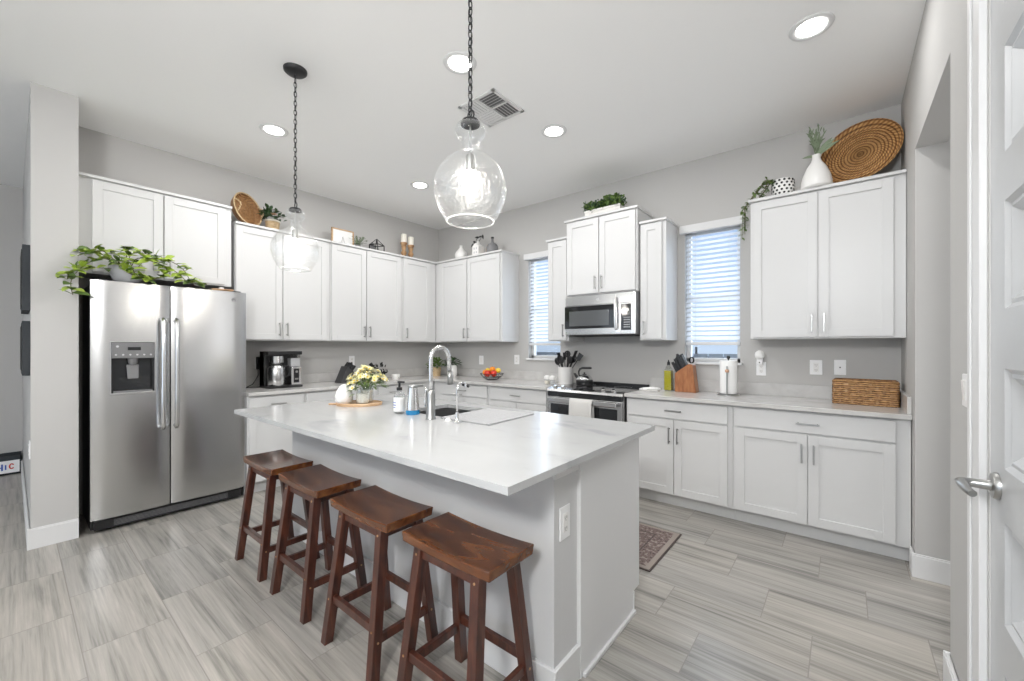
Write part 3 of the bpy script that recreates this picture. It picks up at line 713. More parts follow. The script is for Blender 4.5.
b = MB(o); b.box(3.842, 3.856, KY + .18, 1.955, 0, .018); b.box(3.832, 3.846, 1.950, 1.958, 0, .105); b.done('shoe_moulding', 'trim', isl, bevel=.003)
b = MB(o); b.box(KX0 - .0, KX1 + .016, KY - .016, KY, 0, .135); b.box(KX1, KX1 + .016, KY, KY + .165, 0, .135); b.done('baseboard', 'trim', isl, bevel=.003)
b = MB(o); b.box(KX0, KX1 + .016, KY - .016, KY, .867, .889); b.box(KX1, KX1 + .022, KY - .02, KY + .17, .850, .889); b.box(KX1, KX1 + .012, KY - .01, KY + .17, .833, .851); b.done('top_moulding', 'trim', isl, bevel=.003)
for k in range(4):
    a = KX0 + .05 + k * .545; wd = .53
    t = MB(o).box(a, a + wd, 2.005, 2.024, .12, .87).done('door', 'cab', isl, bevel=.002)
# sink bowl set in the island
sk = thing('sink', 'stainless undermount sink set into the island top', 'sink', ((SX0 + SX1) / 2, (SY0 + SY1) / 2, .70)); o = sk.location
b = MB(o); th = .004
b.box(SX0 - .012, SX1 + .012, SY0 - .012, SY1 + .012, .675, .679)
b.box(SX0 - .012, SX0 - .008, SY0 - .012, SY1 + .012, .679, .8835); b.box(SX1 + .008, SX1 + .012, SY0 - .012, SY1 + .012, .679, .8835)
b.box(SX0 - .008, SX1 + .008, SY0 - .012, SY0 - .008, .679, .8835); b.box(SX0 - .008, SX1 + .008, SY1 + .008, SY1 + .012, .679, .8835)
b.box(2.672, 2.676, SY0 - .008, SY1 + .008, .679, .86)
b.done('bowl', 'sinkm', sk)
MB(o).lathe([(.001, .004), (.035, .004), (.042, 0)], (2.86, 1.76, .679)).done('drain', 'steel_s', sk, smooth=True)
# drying mat
dm = thing('drying_mat', 'grey roll-up drying mat laid over the right half of the sink', 'mat', (3.05, 1.745, .915)); o = dm.location
b = MB(o)
for k in range(26):
    y = 1.545 + k * .0162; b.box(2.875, 3.225, y, y + .010, .9155, .9215)
b.done('rods', 'rodm', dm, bevel=.002)
b = MB(o)
for x in (2.872, 3.205): b.box(x, x + .022, 1.540, 1.965, .9145, .9225)
b.done('edge_strips', 'rubber', dm, bevel=.002)
dm.rotation_euler = (0, 0, R(3))
# faucet
fc = thing('faucet', 'tall brushed gooseneck faucet with side lever at the sink', 'faucet', (2.850, 1.490, .914))
MB().lathe([(.030, 0), (.030, .004), (.026, .010), (.025, .14), (.022, .155), (.016, .165)], n=28).done('base', 'nickel', fc, smooth='auto')
r = .068; pts = [(0, 0, .15), (0, 0, .22), (0, 0, .335)]
for k in range(1, 13): a = pi - pi * k / 12; pts.append((.0 + 0, r + r * cos(a), .335 + r * sin(a)))
pts += [(0, 2 * r + .004, .26)]
MB().tube(pts, .0125, 16).done('spout', 'steel_s', fc, smooth=True)
MB().tube([(0, 2 * r + .004, .262), (0, 2 * r + .008, .225), (0, 2 * r + .012, .185)], [.015, .017, .019], 16).done('spray_head', 'nickel', fc, smooth=True)
b = MB(); b.cyl((0, 0, .075), (-.045, 0, .078), .011, n=16); b.tube([(-.043, 0, .078), (-.052, 0, .095), (-.036, -.008, .145), (-.024, -.012, .172)], [.010, .009, .007, .006], 12); b.done('lever', 'steel_s', fc, smooth=True)
tp = thing('water_tap', 'slim small filtered water tap in front of the drying mat', 'tap', (3.045, 1.508, .914))
MB().lathe([(.021, 0), (.021, .004), (.014, .010), (.0095, .016), (.0095, .055)], n=24).done('base', 'steel_s', tp, smooth='auto')
MB().tube([(0, 0, .04), (0, 0, .17), (0, .004, .195), (0, .016, .208), (0, .04, .212), (0, .062, .206), (0, .07, .196)], .0055, 12).done('spout', 'steel_s', tp, smooth=True)
b = MB(); b.cyl((-.035, 0, .152), (.035, 0, .152), .004, n=10); b.cyl((0, .066, .205), (0, .066, .185), .009, n=12); b.done('cross_lever', 'steel_s', tp, smooth='auto')
b = MB(); b.cyl((-.02, .06, .2), (.015, .075, .19), .009, n=12); b.done('aerator', 'black', tp, smooth='auto')
ab = MB().lathe([(.019, 0), (.019, .006), (.013, .010), (.013, .017), (.001, .019)], n=24)
tag(ab.done('air_switch', 'jar', loc=(2.975, 1.505, .914), smooth='auto'), 'small round white air switch button left of the slim water tap', 'switch')
# soap dispensers
so = thing('soap_bottle', 'clear plastic soap bottle with black pump on the island', 'soap bottle', (2.542, 1.50, .914))
MB().lathe([(.030, 0), (.034, .004), (.034, .115), (.028, .128), (.014, .134), (.014, .142)], n=28, cap=True).done('bottle', 'clear', so, smooth='auto')
MB().lathe([(.0335, .012), (.0336, .012), (.0346, .02), (.0346, .09), (.0336, .1), (.0335, .1)], n=28, cap=False).done('label_band', 'paper', so, smooth=True)
b = MB(); b.box(-.012, .012, -.0352, -.0346, .05, .056); b.box(-.015, .015, -.0352, -.0346, .066, .070); b.box(-.010, .010, -.0352, -.0346, .036, .040); b.done('label_print', 'bluep', so)
MB().lathe([(.017, .140), (.017, .158), (.007, .160), (.007, .185), (.012, .186), (.012, .196), (.001, .198)], n=20).box(-.008, .045, -.006, .006, .186, .197).done('pump', 'black', so, smooth='auto')
s2 = thing('soap_dispenser', 'tapered steel automatic soap dispenser with blue base', 'soap dispenser', (2.634, 1.53, .914), R(70))
MB().lathe([(.041, .0), (.042, .004), (.041, .026)], n=32).done('base', 'blue', s2, smooth='auto')
MB().lathe([(.041, .027), (.038, .07), (.031, .13), (.028, .16)], n=32).done('body', 'steel_s', s2, smooth='auto')
b = MB(); b.lathe([(.028, .160), (.028, .172), (.024, .178), (.001, .180)], n=32); b.box(0, .062, -.016, .016, .162, .178); b.done('spout_head', 'nickel', s2, smooth='auto', bevel=.003)
# end outlet plate
def plate(name, label, cat, loc, rz, style='outlet', group='wall plates', w=.072, h=.116):
    t = thing(name, label, cat, loc, rz, group)
    MB().box(-w / 2, w / 2, -.006, 0, -h / 2, h / 2).done('cover_plate', 'plate', t, bevel=.003)
    if style == 'outlet':
        MB().box(-.017, .017, -.008, -.006, -.036, .036).done('socket_face', 'jar', t, bevel=.002)
        b = MB()
        for z in (-.020, .020):
            for x in (-.006, .006): b.box(x - .001, x + .001, -.0086, -.0079, z - .005, z + .005)
            b.cyl((0, -.0086, z - .010), (0, -.0079, z - .010), .002, n=8)
        b.done('slots', 'slot', t)
    elif style == 'rocker':
        MB().hexa([(-.017, -.008, -.034), (.017, -.008, -.034), (.017, -.005, -.034), (-.017, -.005, -.034), (-.017, -.012, .034), (.017, -.012, .034), (.017, -.005, .034), (-.017, -.005, .034)]).done('rocker', 'jar', t, bevel=.001)
    else:
        MB().cyl((0, -.006, 0), (0, -.016, 0), .005, n=12).done('jack', 'slot', t)
    return t
RZE = R(90)
plate('power_outlet', 'white outlet plate on the end of the island', 'outlet', (KX1, 1.332, .652), RZE, h=.125)
plate('power_outlet', 'white double outlet plate under the wide right upper cabinet, the left one', 'outlet', (4.487, D, 1.158), 0, 'outlet', w=.08)
plate('cable_outlet', 'white cable jack plate above the wicker basket', 'outlet', (4.634, D, 1.162), 0, 'jack')
plate('light_switch', 'white rocker switch plate above the fruit bowl', 'switch', (.869, D, 1.14), 0, 'rocker', w=.08, h=.12)
plate('power_outlet', 'white outlet plate left of the narrow window', 'outlet', (1.48, D, 1.158), 0, 'outlet', w=.08, h=.12)
plate('power_outlet', 'white outlet plate under the small plug-in night light', 'outlet', (4.115, D, 1.135), 0, 'outlet')
plate('power_outlet', 'white outlet plate behind the coffee maker plug', 'outlet', (0, 1.60, 1.15), RZE, 'outlet')
plate('light_switch', 'white double rocker switch beside the door casing', 'switch', (XR, 2.02, 1.175), R(-90), 'rocker', h=.11)
plate('power_outlet', 'small white outlet low on the left wing wall', 'outlet', (.48, .08, .64), 0, 'outlet')
plate('power_outlet', 'white outlet plate behind the black knife block', 'outlet', (0, 2.62, 1.15), RZE, 'outlet')
nl = thing('night_light', 'white round plug-in night light above the outlet', 'night light', (4.108, D - .0085, 1.20))
MB().ball((0, -.03, .05), .036, sy=.7, sz=1.1).done('dome', 'nightlens', nl, smooth=True)
MB().box(-.022, .022, -.035, 0, -.03, .035).done('plug_body', 'plate', nl, bevel=.004)
MB().cyl((0, -.034, -.012), (0, -.037, -.012), .005).done('sensor', 'slot', nl)

# ============================================================ STOOLS
def stool(x, y, label, rz=0):
    t = thing('bar_stool', label, 'stool', (x, y, 0), rz, 'walnut saddle stools along the island')
    Wd, Dd, zt = .45, .238, .624; N, K = 16, 4; vs = []; fs = []
    for i in range(N + 1):
        for j in range(K + 1):
            u = i / N * 2 - 1; v = j / K * 2 - 1; vs.append((u * Wd / 2, v * Dd / 2, zt - .010 * (1 - u * u)))
    n1 = len(vs)
    for i in range(N + 1):
        for j in range(K + 1):
            u = i / N * 2 - 1; v = j / K * 2 - 1; vs.append((u * (Wd / 2 - .004), v * (Dd / 2 - .004), zt - .038 - .006 * (1 - u * u)))
    idx = lambda i, j, o_=0: i * (K + 1) + j + o_
    for i in range(N):
        for j in range(K):
            fs.append((idx(i, j), idx(i + 1, j), idx(i + 1, j + 1), idx(i, j + 1))); fs.append((idx(i, j, n1), idx(i, j + 1, n1), idx(i + 1, j + 1, n1), idx(i + 1, j, n1)))
    for i in range(N): fs.append((idx(i, 0), idx(i, 0, n1), idx(i + 1, 0, n1), idx(i + 1, 0))); fs.append((idx(i, K), idx(i + 1, K), idx(i + 1, K, n1), idx(i, K, n1)))
    for j in range(K): fs.append((idx(0, j), idx(0, j + 1), idx(0, j + 1, n1), idx(0, j, n1))); fs.append((idx(N, j), idx(N, j, n1), idx(N, j + 1, n1), idx(N, j + 1)))
    MB().add(vs, fs).done('seat', 'seatw', t, smooth='auto', bevel=.004)
    fx, fy, tx, ty = .182, .152, .148, .086
    P = lambda sx, sy, z: Vector((sx * (fx + (tx - fx) * z / .57), sy * (fy + (ty - fy) * z / .57), z))
    for sx in (-1, 1):
        for sy in (-1, 1): 
            lg = MB().bar(P(sx, sy, 0), P(sx, sy, .586), .039, .039, .039, .039).done('leg', 'wood', t, bevel=.002)
            for z, ax in ((.555, 1), (.195, 1), (.155, 0)):
                c = P(sx, sy, z); q = Vector((0, sy * .020, 0)) if ax else Vector((sx * .020, 0, 0)); e = Vector((0, sy * .0218, 0)) if ax else Vector((sx * .0218, 0, 0))
                MB().cyl(c + q * .9, c + e, .0045, n=10).done('screw_cap', 'turned', lg)
    for sy in (-1, 1):
        MB().bar(P(-1, sy, .195), P(1, sy, .195), .020, .034).done('stretcher', 'wood', t, bevel=.002)
        MB().bar(P(-1, sy, .560), P(1, sy, .560), .018, .040).done('apron', 'wood', t, bevel=.002)
    for sx in (-1, 1): 
        MB().bar(P(sx, -1, .155), P(sx, 1, .155), .020, .034).done('stretcher', 'wood', t, bevel=.002)
        MB().bar(P(sx, -1, .560), P(sx, 1, .560), .018, .040).done('apron', 'wood', t, bevel=.002)
    return t
s0 = stool(1.915, 1.047, 'dark walnut saddle stool nearest the refrigerator', R(0))
for x, y, rz, lab in ((2.462, 1.045, 0, 'dark walnut saddle stool second from the refrigerator'), (3.040, 1.043, 0, 'dark walnut saddle stool third from the refrigerator, beside the nearest one'), (3.578, 1.050, 0, 'dark walnut saddle stool nearest the viewer at the island corner')):
    c = copy_tree(s0); c.location = (x, y, 0); c.rotation_euler.z = rz; c['label'] = lab

# ============================================================ DOOR ON THE RIGHT
dr = bpy.data.objects.new('door_1', None); COL.objects.link(dr); dr.location = (XR + .002, 1.750, 0); dr.rotation_euler = (0, 0, R(-90)); struct(dr)
# local x runs toward the viewer (world -y), local -y faces the kitchen (world -x)
dx0, DW, DH = .004, .82, 2.43
b = MB(); st_ = .125; rails = [(.012, .20), (.47, .60), (.865, 1.005), (1.265, 1.42), (1.70, 1.825), (2.10, 2.21), (2.37, DH)]
b.box(dx0, dx0 + st_, -.0, .036, .012, DH); b.box(dx0 + DW - st_, dx0 + DW, -.0, .036, .012, DH)
for z0, z1 in rails: b.box(dx0 + st_, dx0 + DW - st_, 0, .036, z0, z1)
b.done('door_slab', 'doorw', dr)
for (a, z0), (z1, c) in zip(rails[:-1], rails[1:]):
    b = MB(); x0, x1 = dx0 + st_, dx0 + DW - st_; zb, zt = z0, z1
    e = .045; P = lambda q, y: [(x0 + q, y, zb + q), (x1 - q, y, zb + q), (x1 - q, y, zt - q), (x0 + q, y, zt - q)]
    vs = P(0, 0) + P(.012, .010) + P(.022, .008) + P(e, .024)
    fs = []
    for k in range(3):
        for i in range(4): j = (i + 1) % 4; fs.append((k * 4 + i, k * 4 + j, k * 4 + 4 + j, k * 4 + 4 + i))
    fs.append((12, 13, 14, 15)); b.add(vs, fs); b.done('panel', 'doorw', dr)
b = MB(); b.box(-.010, .002, .0, .12, 0, 2.46); b.box(0, .83, .0, .12, 2.436, 2.458); b.box(.826, .83, .0, .12, 0, 2.436); b.done('jamb', 'trim', dr)
hd = MB(); X = .072; Z = .945
hd.lathe([(.001, 0), (.036, 0), (.036, .006), (.032, .012), (.016, .014), (.013, .02), (.012, .05)], (X, 0, Z), 28, True, Matrix.Rotation(R(90), 3, 'X')); 
hd.tube([(X, -.045, Z), (X, -.060, Z), (X + .010, -.070, Z), (X + .04, -.071, Z), (X + .09, -.069, Z - .002), (X + .108, -.064, Z - .004)], [.012, .0125, .013, .012, .010, .009], 14)
hd.done('door_handle', 'nickel', dr, smooth='auto')
b = MB(); yC, x0, x1 = 1.835, XR - .018, XR
b.box(x0, x1, 1.764, 1.87, 0, 2.55); b.box(x0 - .006, x0, 1.84, 1.87, 0, 2.55); b.box(x0, x1, .86, 1.87, 2.455, 2.55); b.box(x0, x1, .86, .92, 0, 2.46)
struct(b.done('trim_1', 'trim', bevel=.003))

# ============================================================ LEFT: PICTURES, TOY CRATE
for lab, x0, x1, z0, z1 in (('dark charcoal wall picture on the left wing wall, the upper one', -.02, .50, 1.56, 1.99), ('dark charcoal wall picture on the left wing wall, the lower one', -.02, .50, 1.13, 1.49)):
    t = thing('wall_picture', lab, 'picture', ((x0 + x1) / 2, .08, z0), 0, 'dark wall pictures'); o = t.location
    MB(o).box(x0, x1, .045, .08, z0, z1).done('frame', 'art', t, bevel=.002)
    MB(o).box(x0 + .03, x1 - .03, .041, .046, z0 + .03, z1 - .03).done('canvas', 'blackm', t)
tc_ = thing('storage_crate', 'small dark crate with white printed front on the far floor', 'crate', (-2.14, -.055, 0)); 
b = MB(); b.box(-.12, .12, -.14, .125, 0, .01)
for y in (-.14, .115): b.box(-.12, .12, y, y + .01, 0, .19)
for x in (-.12, .11): b.box(x, x + .01, -.14, .125, 0, .19)
b.done('box', 'art', tc_)
MB().box(.12, .124, -.125, .11, .02, .145).done('printed_panel', 'plate', tc_)
b = MB(); b.box(.124, .126, -.035, -.022, .055, .11); b.box(.124, .126, -.022, -.005, .075, .085); b.box(.124, .126, -.010, .002, .05, .115); b.box(.124, .126, .014, .024, .055, .105); b.done('blue_letters', 'bluep', tc_)
b = MB(); b.tube([(.125, .058 + .014 * cos(a), .085 + .025 * sin(a)) for a in [R(30) + R(300) * q / 12 for q in range(13)]], .005, 6); b.done('red_letter', 'redp', tc_)

# ============================================================ RUG
rg = thing('rug', 'dark red-brown patterned runner rug between island and stove', 'rug', (2.9, 2.66, 0)); o = rg.location
MB(o).box(2.05, 3.775, 2.355, 2.965, 0, .008).done('border', 'rugline', rg, bevel=.003)
MB(o).box(2.06, 3.765, 2.365, 2.955, .008, .0095).done('outer_band', 'rugband', rg)
MB(o).box(2.09, 3.735, 2.395, 2.925, .0095, .0105).done('pattern_field', 'rug', rg)
b = MB(o)
for a in (2.19, 3.63): b.box(a, a + .008, 2.49, 2.83, .0105, .0112)
for a in (2.482, 2.83): b.box(2.19, 3.638, a, a + .008, .0105, .0112)
b.done('inner_line', 'rugline', rg)

# ============================================================ PLANT HELPERS
def rv(a=1): return Vector((random.uniform(-a, a), random.uniform(-a, a), random.uniform(-a, a)))
def bush(par, c, rx, ry, rz, n, L, W, m='leaf', zmin=None):
    b = MB()
    for k in range(n):
        d = rv().normalized(); d.z = abs(d.z) * .9 + .05
        q = random.uniform(.45, 1); p = Vector(c) + Vector((d.x * rx * q, d.y * ry * q, d.z * rz * q))
        dd = (d + rv(.7)).normalized(); dd.z = max(dd.z, -.3)
        b.leaf(p, dd, Vector((0, 0, 1)) + rv(.4), L * random.uniform(.7, 1.2), W * random.uniform(.7, 1.2))
    return b.done('foliage', m, par)
# pothos on the refrigerator
pt = thing('potted_pothos', 'trailing lime green pothos in a grey bowl on top of the refrigerator', 'plant', (.495, .545, 1.79))
MB().lathe([(.001, .004), (.055, .004), (.08, .03), (.098, .085), (.102, .125), (.095, .125), (.09, .09), (.07, .045), (.001, .03)], n=32).done('bowl', 'clay', pt, smooth='auto')
MB().lathe([(.001, .108), (.092, .106)], n=24).done('soil', 'stem', pt)
b = MB(); lf = MB(); ld = MB()
vines = [((0, -.02), [(.06, -.12, .16), (.10, -.22, .10), (.14, -.29, -.02), (.15, -.285, -.12)]), ((0, .02), [(.08, .05, .19), (.13, .16, .16), (.16, .27, .10), (.17, .33, .04), (.17, .45, .03)]),
         ((0, 0), [(.07, -.06, .2), (.10, -.17, .20), (.12, -.26, .15)]), ((.02, .05), [(.09, .1, .19), (.12, .2, .2), (.15, .3, .14), (.17, .35, .03)]), ((0, 0), [(-.02, .03, .23), (.02, .12, .24), (.06, .2, .2)]),
         ((0, 0), [(.11, 0, .15), (.145, .03, .06), (.15, .10, .03), (.15, .17, .06), (.16, .2, .12)]), ((0, -.03), [(.11, -.06, .15), (.15, -.02, .07), (.155, .08, .03)]),
         ((0, -.05), [(.05, -.15, .20), (.08, -.25, .18)]), ((0, -.02), [(.0, -.12, .22), (.03, -.22, .21)]), ((0, 0), [(.05, .0, .25), (.07, .08, .24)]), ((.02, 0), [(.08, -.2, .08), (.13, -.29, .04), (.15, -.31, -.02)])]
for (sx, sy), pts in vines:
    P = [Vector((sx, sy, .11))] + [Vector(p) for p in pts]; fine = []
    for i in range(len(P) - 1):
        p0 = P[max(i - 1, 0)]; p1 = P[i]; p2 = P[i + 1]; p3 = P[min(i + 2, len(P) - 1)]
        for k in range(5):
            t = k / 5; fine.append(.5 * ((2 * p1) + (p2 - p0) * t + (2 * p0 - 5 * p1 + 4 * p2 - p3) * t * t + (3 * p1 - p0 - 3 * p2 + p3) * t ** 3))
    fine.append(P[-1]); b.tube(fine, .0025, 6)
    for k in range(3, len(fine)):
        for _r in range(1 if random.random() < .65 else 2):
            d = Vector((random.uniform(.1, .9), random.uniform(-1, 1), random.uniform(-.2, .5)))
            (lf if random.random() < .7 else ld).leaf(fine[k], d, (rv(.3) + Vector((.5, 0, 1))), random.uniform(.06, .095), random.uniform(.035, .052))
b.done('vines', 'stem', pt, smooth=True); lf.done('foliage', 'leaf_l', pt); ld.done('dark_foliage', 'leaf', pt)
gs = thing('glass_stand', 'small clear glass dish on stem on top of the refrigerator', 'dish', (.47, 1.00, 1.79))
MB().lathe([(.035, 0), (.034, .003), (.006, .008), (.005, .03), (.008, .036), (.04, .045), (.045, .06)], n=24, cap=False).done('dish', 'clear', gs, smooth=True)
MB().lathe([(.001, .046), (.012, .05), (.014, .07), (.001, .075)], n=16).done('knob', 'nickel', gs, smooth=True)
ft = thing('serving_tray', 'small grey wooden tray lying on the refrigerator near its right end', 'tray', (.50, 1.13, 1.79))
b = MB(); b.prism([(-.05, -.07), (.05, -.07), (.065, .07), (-.065, .07)], .0, .008); b.tube([(-.055, -.07, .012), (.055, -.07, .012), (.07, .075, .016), (-.07, .075, .016)], .007, 8, True); b.done('tray_body', 'turned', ft)
MB().lathe([(.001, .01), (.02, .01), (.018, .04), (.001, .042)], (0, .01, 0), n=16).done('small_cup', 'jar', ft, smooth='auto')

# ============================================================ TOP OF CABINETS, FRIDGE WALL
ZT = 2.4725
def tray_basket(name, label, loc, rad, tilt, facing, depth, m, handles=False, rings=5):
    """round woven tray standing on its rim, leaning back. built with z axis = face normal, then turned"""
    t = thing(name, label, 'basket', loc, facing)
    # local: face normal toward -y tilted up by tilt
    A = Matrix.Rotation(R(90) - tilt, 3, 'X'); lift = Vector((0, 0, rad * cos(tilt) + .012))
    prof = [(.001, 0)]
    nr = 40
    for k in range(1, nr + 1):
        rr = rad * .84 * k / nr; prof.append((rr, .005 * abs(sin(k * pi * rings / nr)) + .001))
    for k in range(1, 10): q = k / 9; prof.append((rad * (.84 + .16 * q), depth * q ** 1.3 + .004 * abs(sin(q * pi * 3))))
    prof += [(rad * 1.02, depth + .004), (rad * 1.03, depth - .006), (rad * .99, depth - .02), (rad * .84, -.016), (.001, -.014)]
    ob = MB().lathe(prof, (0, 0, 0), 64, True).done('woven_body', m, t, smooth=True)
    ob.matrix_local = Matrix.Translation(lift) @ A.to_4x4()
    if handles:
        b = MB()
        for s in (-1, 1):
            b.tube([(s * (rad * .86 + .004 * sin(k * 3)), (k - 5) * rad * .08, depth + .05 * sin(pi * k / 10)) for k in range(11)], .006, 8)
        h = b.done('handles', 'lightwick', t, smooth=True); h.matrix_local = Matrix.Translation(lift) @ A.to_4x4()
        b = MB(); b.tube([((rad * 1.01) * cos(2 * pi * q / 48), (rad * 1.01) * sin(2 * pi * q / 48), depth + .002) for q in range(48)], .007, 8, True)
        h = b.done('rim', 'lightwick', t, smooth=True); h.matrix_local = Matrix.Translation(lift) @ A.to_4x4()
    return t
tray_basket('woven_tray', 'round brown wicker tray with handles leaning beside the raised fridge cabinet', (.15, 1.42, ZT), .155, R(12), R(118), .05, 'rattan', True, 3)
tray_basket('woven_tray', 'large round coiled rope tray leaning above the wide right upper cabinet', (4.750, 3.86, ZT), .230, R(15), R(-16), .045, 'rope', False, 7)
pp = thing('potted_plant', 'small leafy green plant in light wicker pot beside the round wicker tray', 'plant', (.18, 1.665, ZT))
MB().lathe([(.001, .001), (.055, .001), (.065, .10), (.068, .115), (.06, .115), (.055, .09), (.001, .085)], n=28).done('pot', 'lightwick', pp, smooth='auto')
MB().lathe([(.0655, .102), (.0705, .104), (.0705, .118), (.0655, .12)], n=28).done('pot_rim', 'cream', pp, smooth=True)
bush(pp, (0, 0, .12), .11, .12, .13, 70, .06, .045, 'leaf_d')
b = MB()
for k in range(6): a = k; b.leaf((.02, .0, .17), (cos(a), sin(a), .6), (0, 0, 1), .05, .04)
b.done('pink_leaves', 'copper', pp)
fp = thing('framed_print', 'small white line drawing in light wood frame on the fridge wall cabinets', 'picture', (.12, 2.44, ZT), RZ)
MB().box(-.135, -.120, -.012, .012, 0, .215).box(.120, .135, -.012, .012, 0, .215).box(-.135, .135, -.012, .012, 0, .015).box(-.135, .135, -.012, .012, .2, .215).done('frame', 'lightw', fp, bevel=.002)
MB().box(-.12, .12, -.004, .006, .015, .2).done('paper', 'paper', fp)
b = MB(); b.tube([(-.02, -.006, .06), (-.005, -.006, .10), (.0, -.006, .13)], .0014, 5); b.tube([(.02, -.006, .06), (.008, -.006, .10), (.0, -.006, .125)], .0014, 5); b.tube([(-.05, -.006, .06), (.05, -.006, .062)], .0012, 5); b.done('line_drawing', 'grey', fp)
fp.rotation_euler = (R(0), R(0), RZ)
sp2 = thing('potted_plant', 'tiny grey-green fern right of the framed print', 'plant', (.17, 2.60, ZT))
MB().lathe([(.001, .001), (.03, .001), (.036, .05), (.03, .05), (.001, .045)], n=20).done('pot', 'grey', sp2, smooth='auto')
b = MB()
for k in range(26):
    a = random.uniform(0, 2 * pi); e = random.uniform(.5, 1.6); d = Vector((cos(a), sin(a), e)).normalized()
    for q in range(4): b.leaf(Vector((0, 0, .045)) + d * (.02 + q * .028), d + rv(.5), (0, 0, 1), .04, .014)
b.done('fronds', 'leaf_g', sp2)
ln = thing('house_lantern', 'dark geometric house-shaped lantern on the fridge wall cabinets', 'lantern', (.18, 2.85, ZT))
b = MB(); hw = .062; zb, ze, zr = .006, .10, .178
for sx in (-1, 1):
    for sy in (-1, 1): b.bar((sx * hw, sy * hw, 0), (sx * hw, sy * hw, ze), .008); b.bar((sx * hw, sy * hw, ze), (0, 0, zr), .008)
for z in (zb, ze):
    for s in (-1, 1): b.bar((-hw, s * hw, z), (hw, s * hw, z), .008); b.bar((s * hw, -hw, z), (s * hw, hw, z), .008)
b.bar((-hw, -hw, zb), (hw, hw, zb), .006); b.done('frame', 'bronze', ln)
MB().add([(-hw, -hw, .01), (-hw, hw, .01), (-hw, hw, ze), (-hw, 0, zr - .03), (-hw, -hw, ze)], [(0, 1, 2, 3, 4)]).done('back_panel', 'grey', ln, solid=.003)
MB().lathe([(.028, .01), (.030, .012), (.030, .06), (.001, .062)], n=20).done('glass_cup', 'clear', ln, smooth='auto')
ln.rotation_euler = (0, 0, R(20))
def candlestick(loc, h, lab):
    t = thing('candlestick', lab, 'candlestick', loc, 0, 'turned wood candlesticks')
    MB().lathe([(.001, 0), (.045, 0), (.045, .014), (.03, .022), (.022, .04), (.034, .06), (.036, .08), (.022, .1), (.024, .12), (.034, h - .05), (.030, h - .03), (.044, h - .015), (.045, h), (.001, h)], n=28).done('turned_base', 'turned', t, smooth=True)
    MB().lathe([(.036, h), (.037, h + .003), (.037, h + .105), (.034, h + .11), (.001, h + .106)], n=28).done('candle', 'wax', t, smooth='auto')
    MB().cyl((0, 0, h + .106), (.001, 0, h + .118), .0012, n=6).done('wick', 'wick_dark', t)
candlestick((.20, 3.235, ZT), .205, 'turned wooden candlestick with cream pillar candle, the left of the pair')
candlestick((.20, 3.345, ZT), .190, 'turned wooden candlestick with cream pillar candle, the right of the pair')

# ---- on the corner cabinet
t = MB().lathe([(.001, 0), (.05, 0), (.075, .03), (.085, .07), (.07, .11), (.035, .15), (.018, .175), (.022, .20), (.018, .20), (.014, .175), (.001, .17)], n=32)
tag(t.done('bulb_vase', 'jar', loc=(.682, 3.80, ZT), smooth='auto'), 'white rounded teardrop vase, leftmost on the corner cabinet', 'vase')
tv = thing('twig_vase', 'dark vase with black bare twig leaves on the corner cabinet', 'vase', (.92, 3.85, ZT))
MB().lathe([(.001, 0), (.03, 0), (.04, .05), (.02, .10), (.024, .12)], n=24).done('vase', 'grey', tv, smooth=True)
b = MB(); b.tube([(0, 0, .1), (-.02, 0, .18), (0, 0, .25), (.04, 0, .27)], .003, 6); b.tube([(0, 0, .1), (.03, 0, .2), (.08, 0, .26), (.11, 0, .30)], .003, 6); b.tube([(0, 0, .16), (-.06, 0, .24)], .003, 6); b.done('twigs', 'blackm', tv)
b = MB()
for p in ((-.06, 0, .24), (-.05, 0, .21), (.0, 0, .25), (.05, 0, .27), (.09, 0, .27), (.11, 0, .30), (.03, 0, .2), (-.02, 0, .18), (-.01, 0, .12)):
    b.leaf(p, rv(1) * Vector((1, .6, .6)), (0, -1, .3), .06, .03)
b.done('leaves', 'blackm', tv)
b = MB((1.035, 3.76, ZT)); b.box(.98, 1.09, 3.71, 3.81, ZT, ZT + .12); hh = thing('ceramic_house', 'white square house-shaped bottle between twig vase and dark bottle', 'ornament', (1.035, 3.76, ZT))
b.add([(.98, 3.71, ZT + .12), (1.09, 3.71, ZT + .12), (1.09, 3.81, ZT + .12), (.98, 3.81, ZT + .12), (1.035, 3.71, ZT + .165), (1.035, 3.81, ZT + .165)], [(0, 1, 4), (2, 3, 5), (0, 4, 5, 3), (1, 2, 5, 4)])
b.done('body', 'jar', hh, bevel=.003); MB().box(-.012, .012, -.012, .012, .15, .19).done('neck', 'jar', hh)
b = MB()
for x, z in ((-.03, .03), (.01, .03), (-.03, .08), (.01, .08)): b.box(x, x + .02, -.0515, -.0495, z, z + .025)
b.done('window_marks', 'lgrey', hh)
t = MB().lathe([(.001, 0), (.033, 0), (.033, .10), (.022, .12), (.022, .15), (.001, .15)], n=20)
tag(t.done('wood_jar', 'lightw', loc=(1.125, 3.86, ZT), smooth='auto'), 'small tan jar just right of the white house ornament', 'jar')
t = thing('dark_bottle', 'dark squat glass bottle with narrow neck near the end of the corner cabinet', 'bottle', (1.245, 3.80, ZT))
MB().lathe([(.001, 0), (.068, 0), (.075, .01), (.075, .09), (.06, .125), (.025, .145), (.016, .16), (.016, .20), (.001, .20)], n=32).done('bottle', 'grey', t, smooth='auto')
MB().lathe([(.016, .200), (.019, .203), (.019, .218), (.001, .22)], n=16).done('stopper', 'blackm', t, smooth='auto')
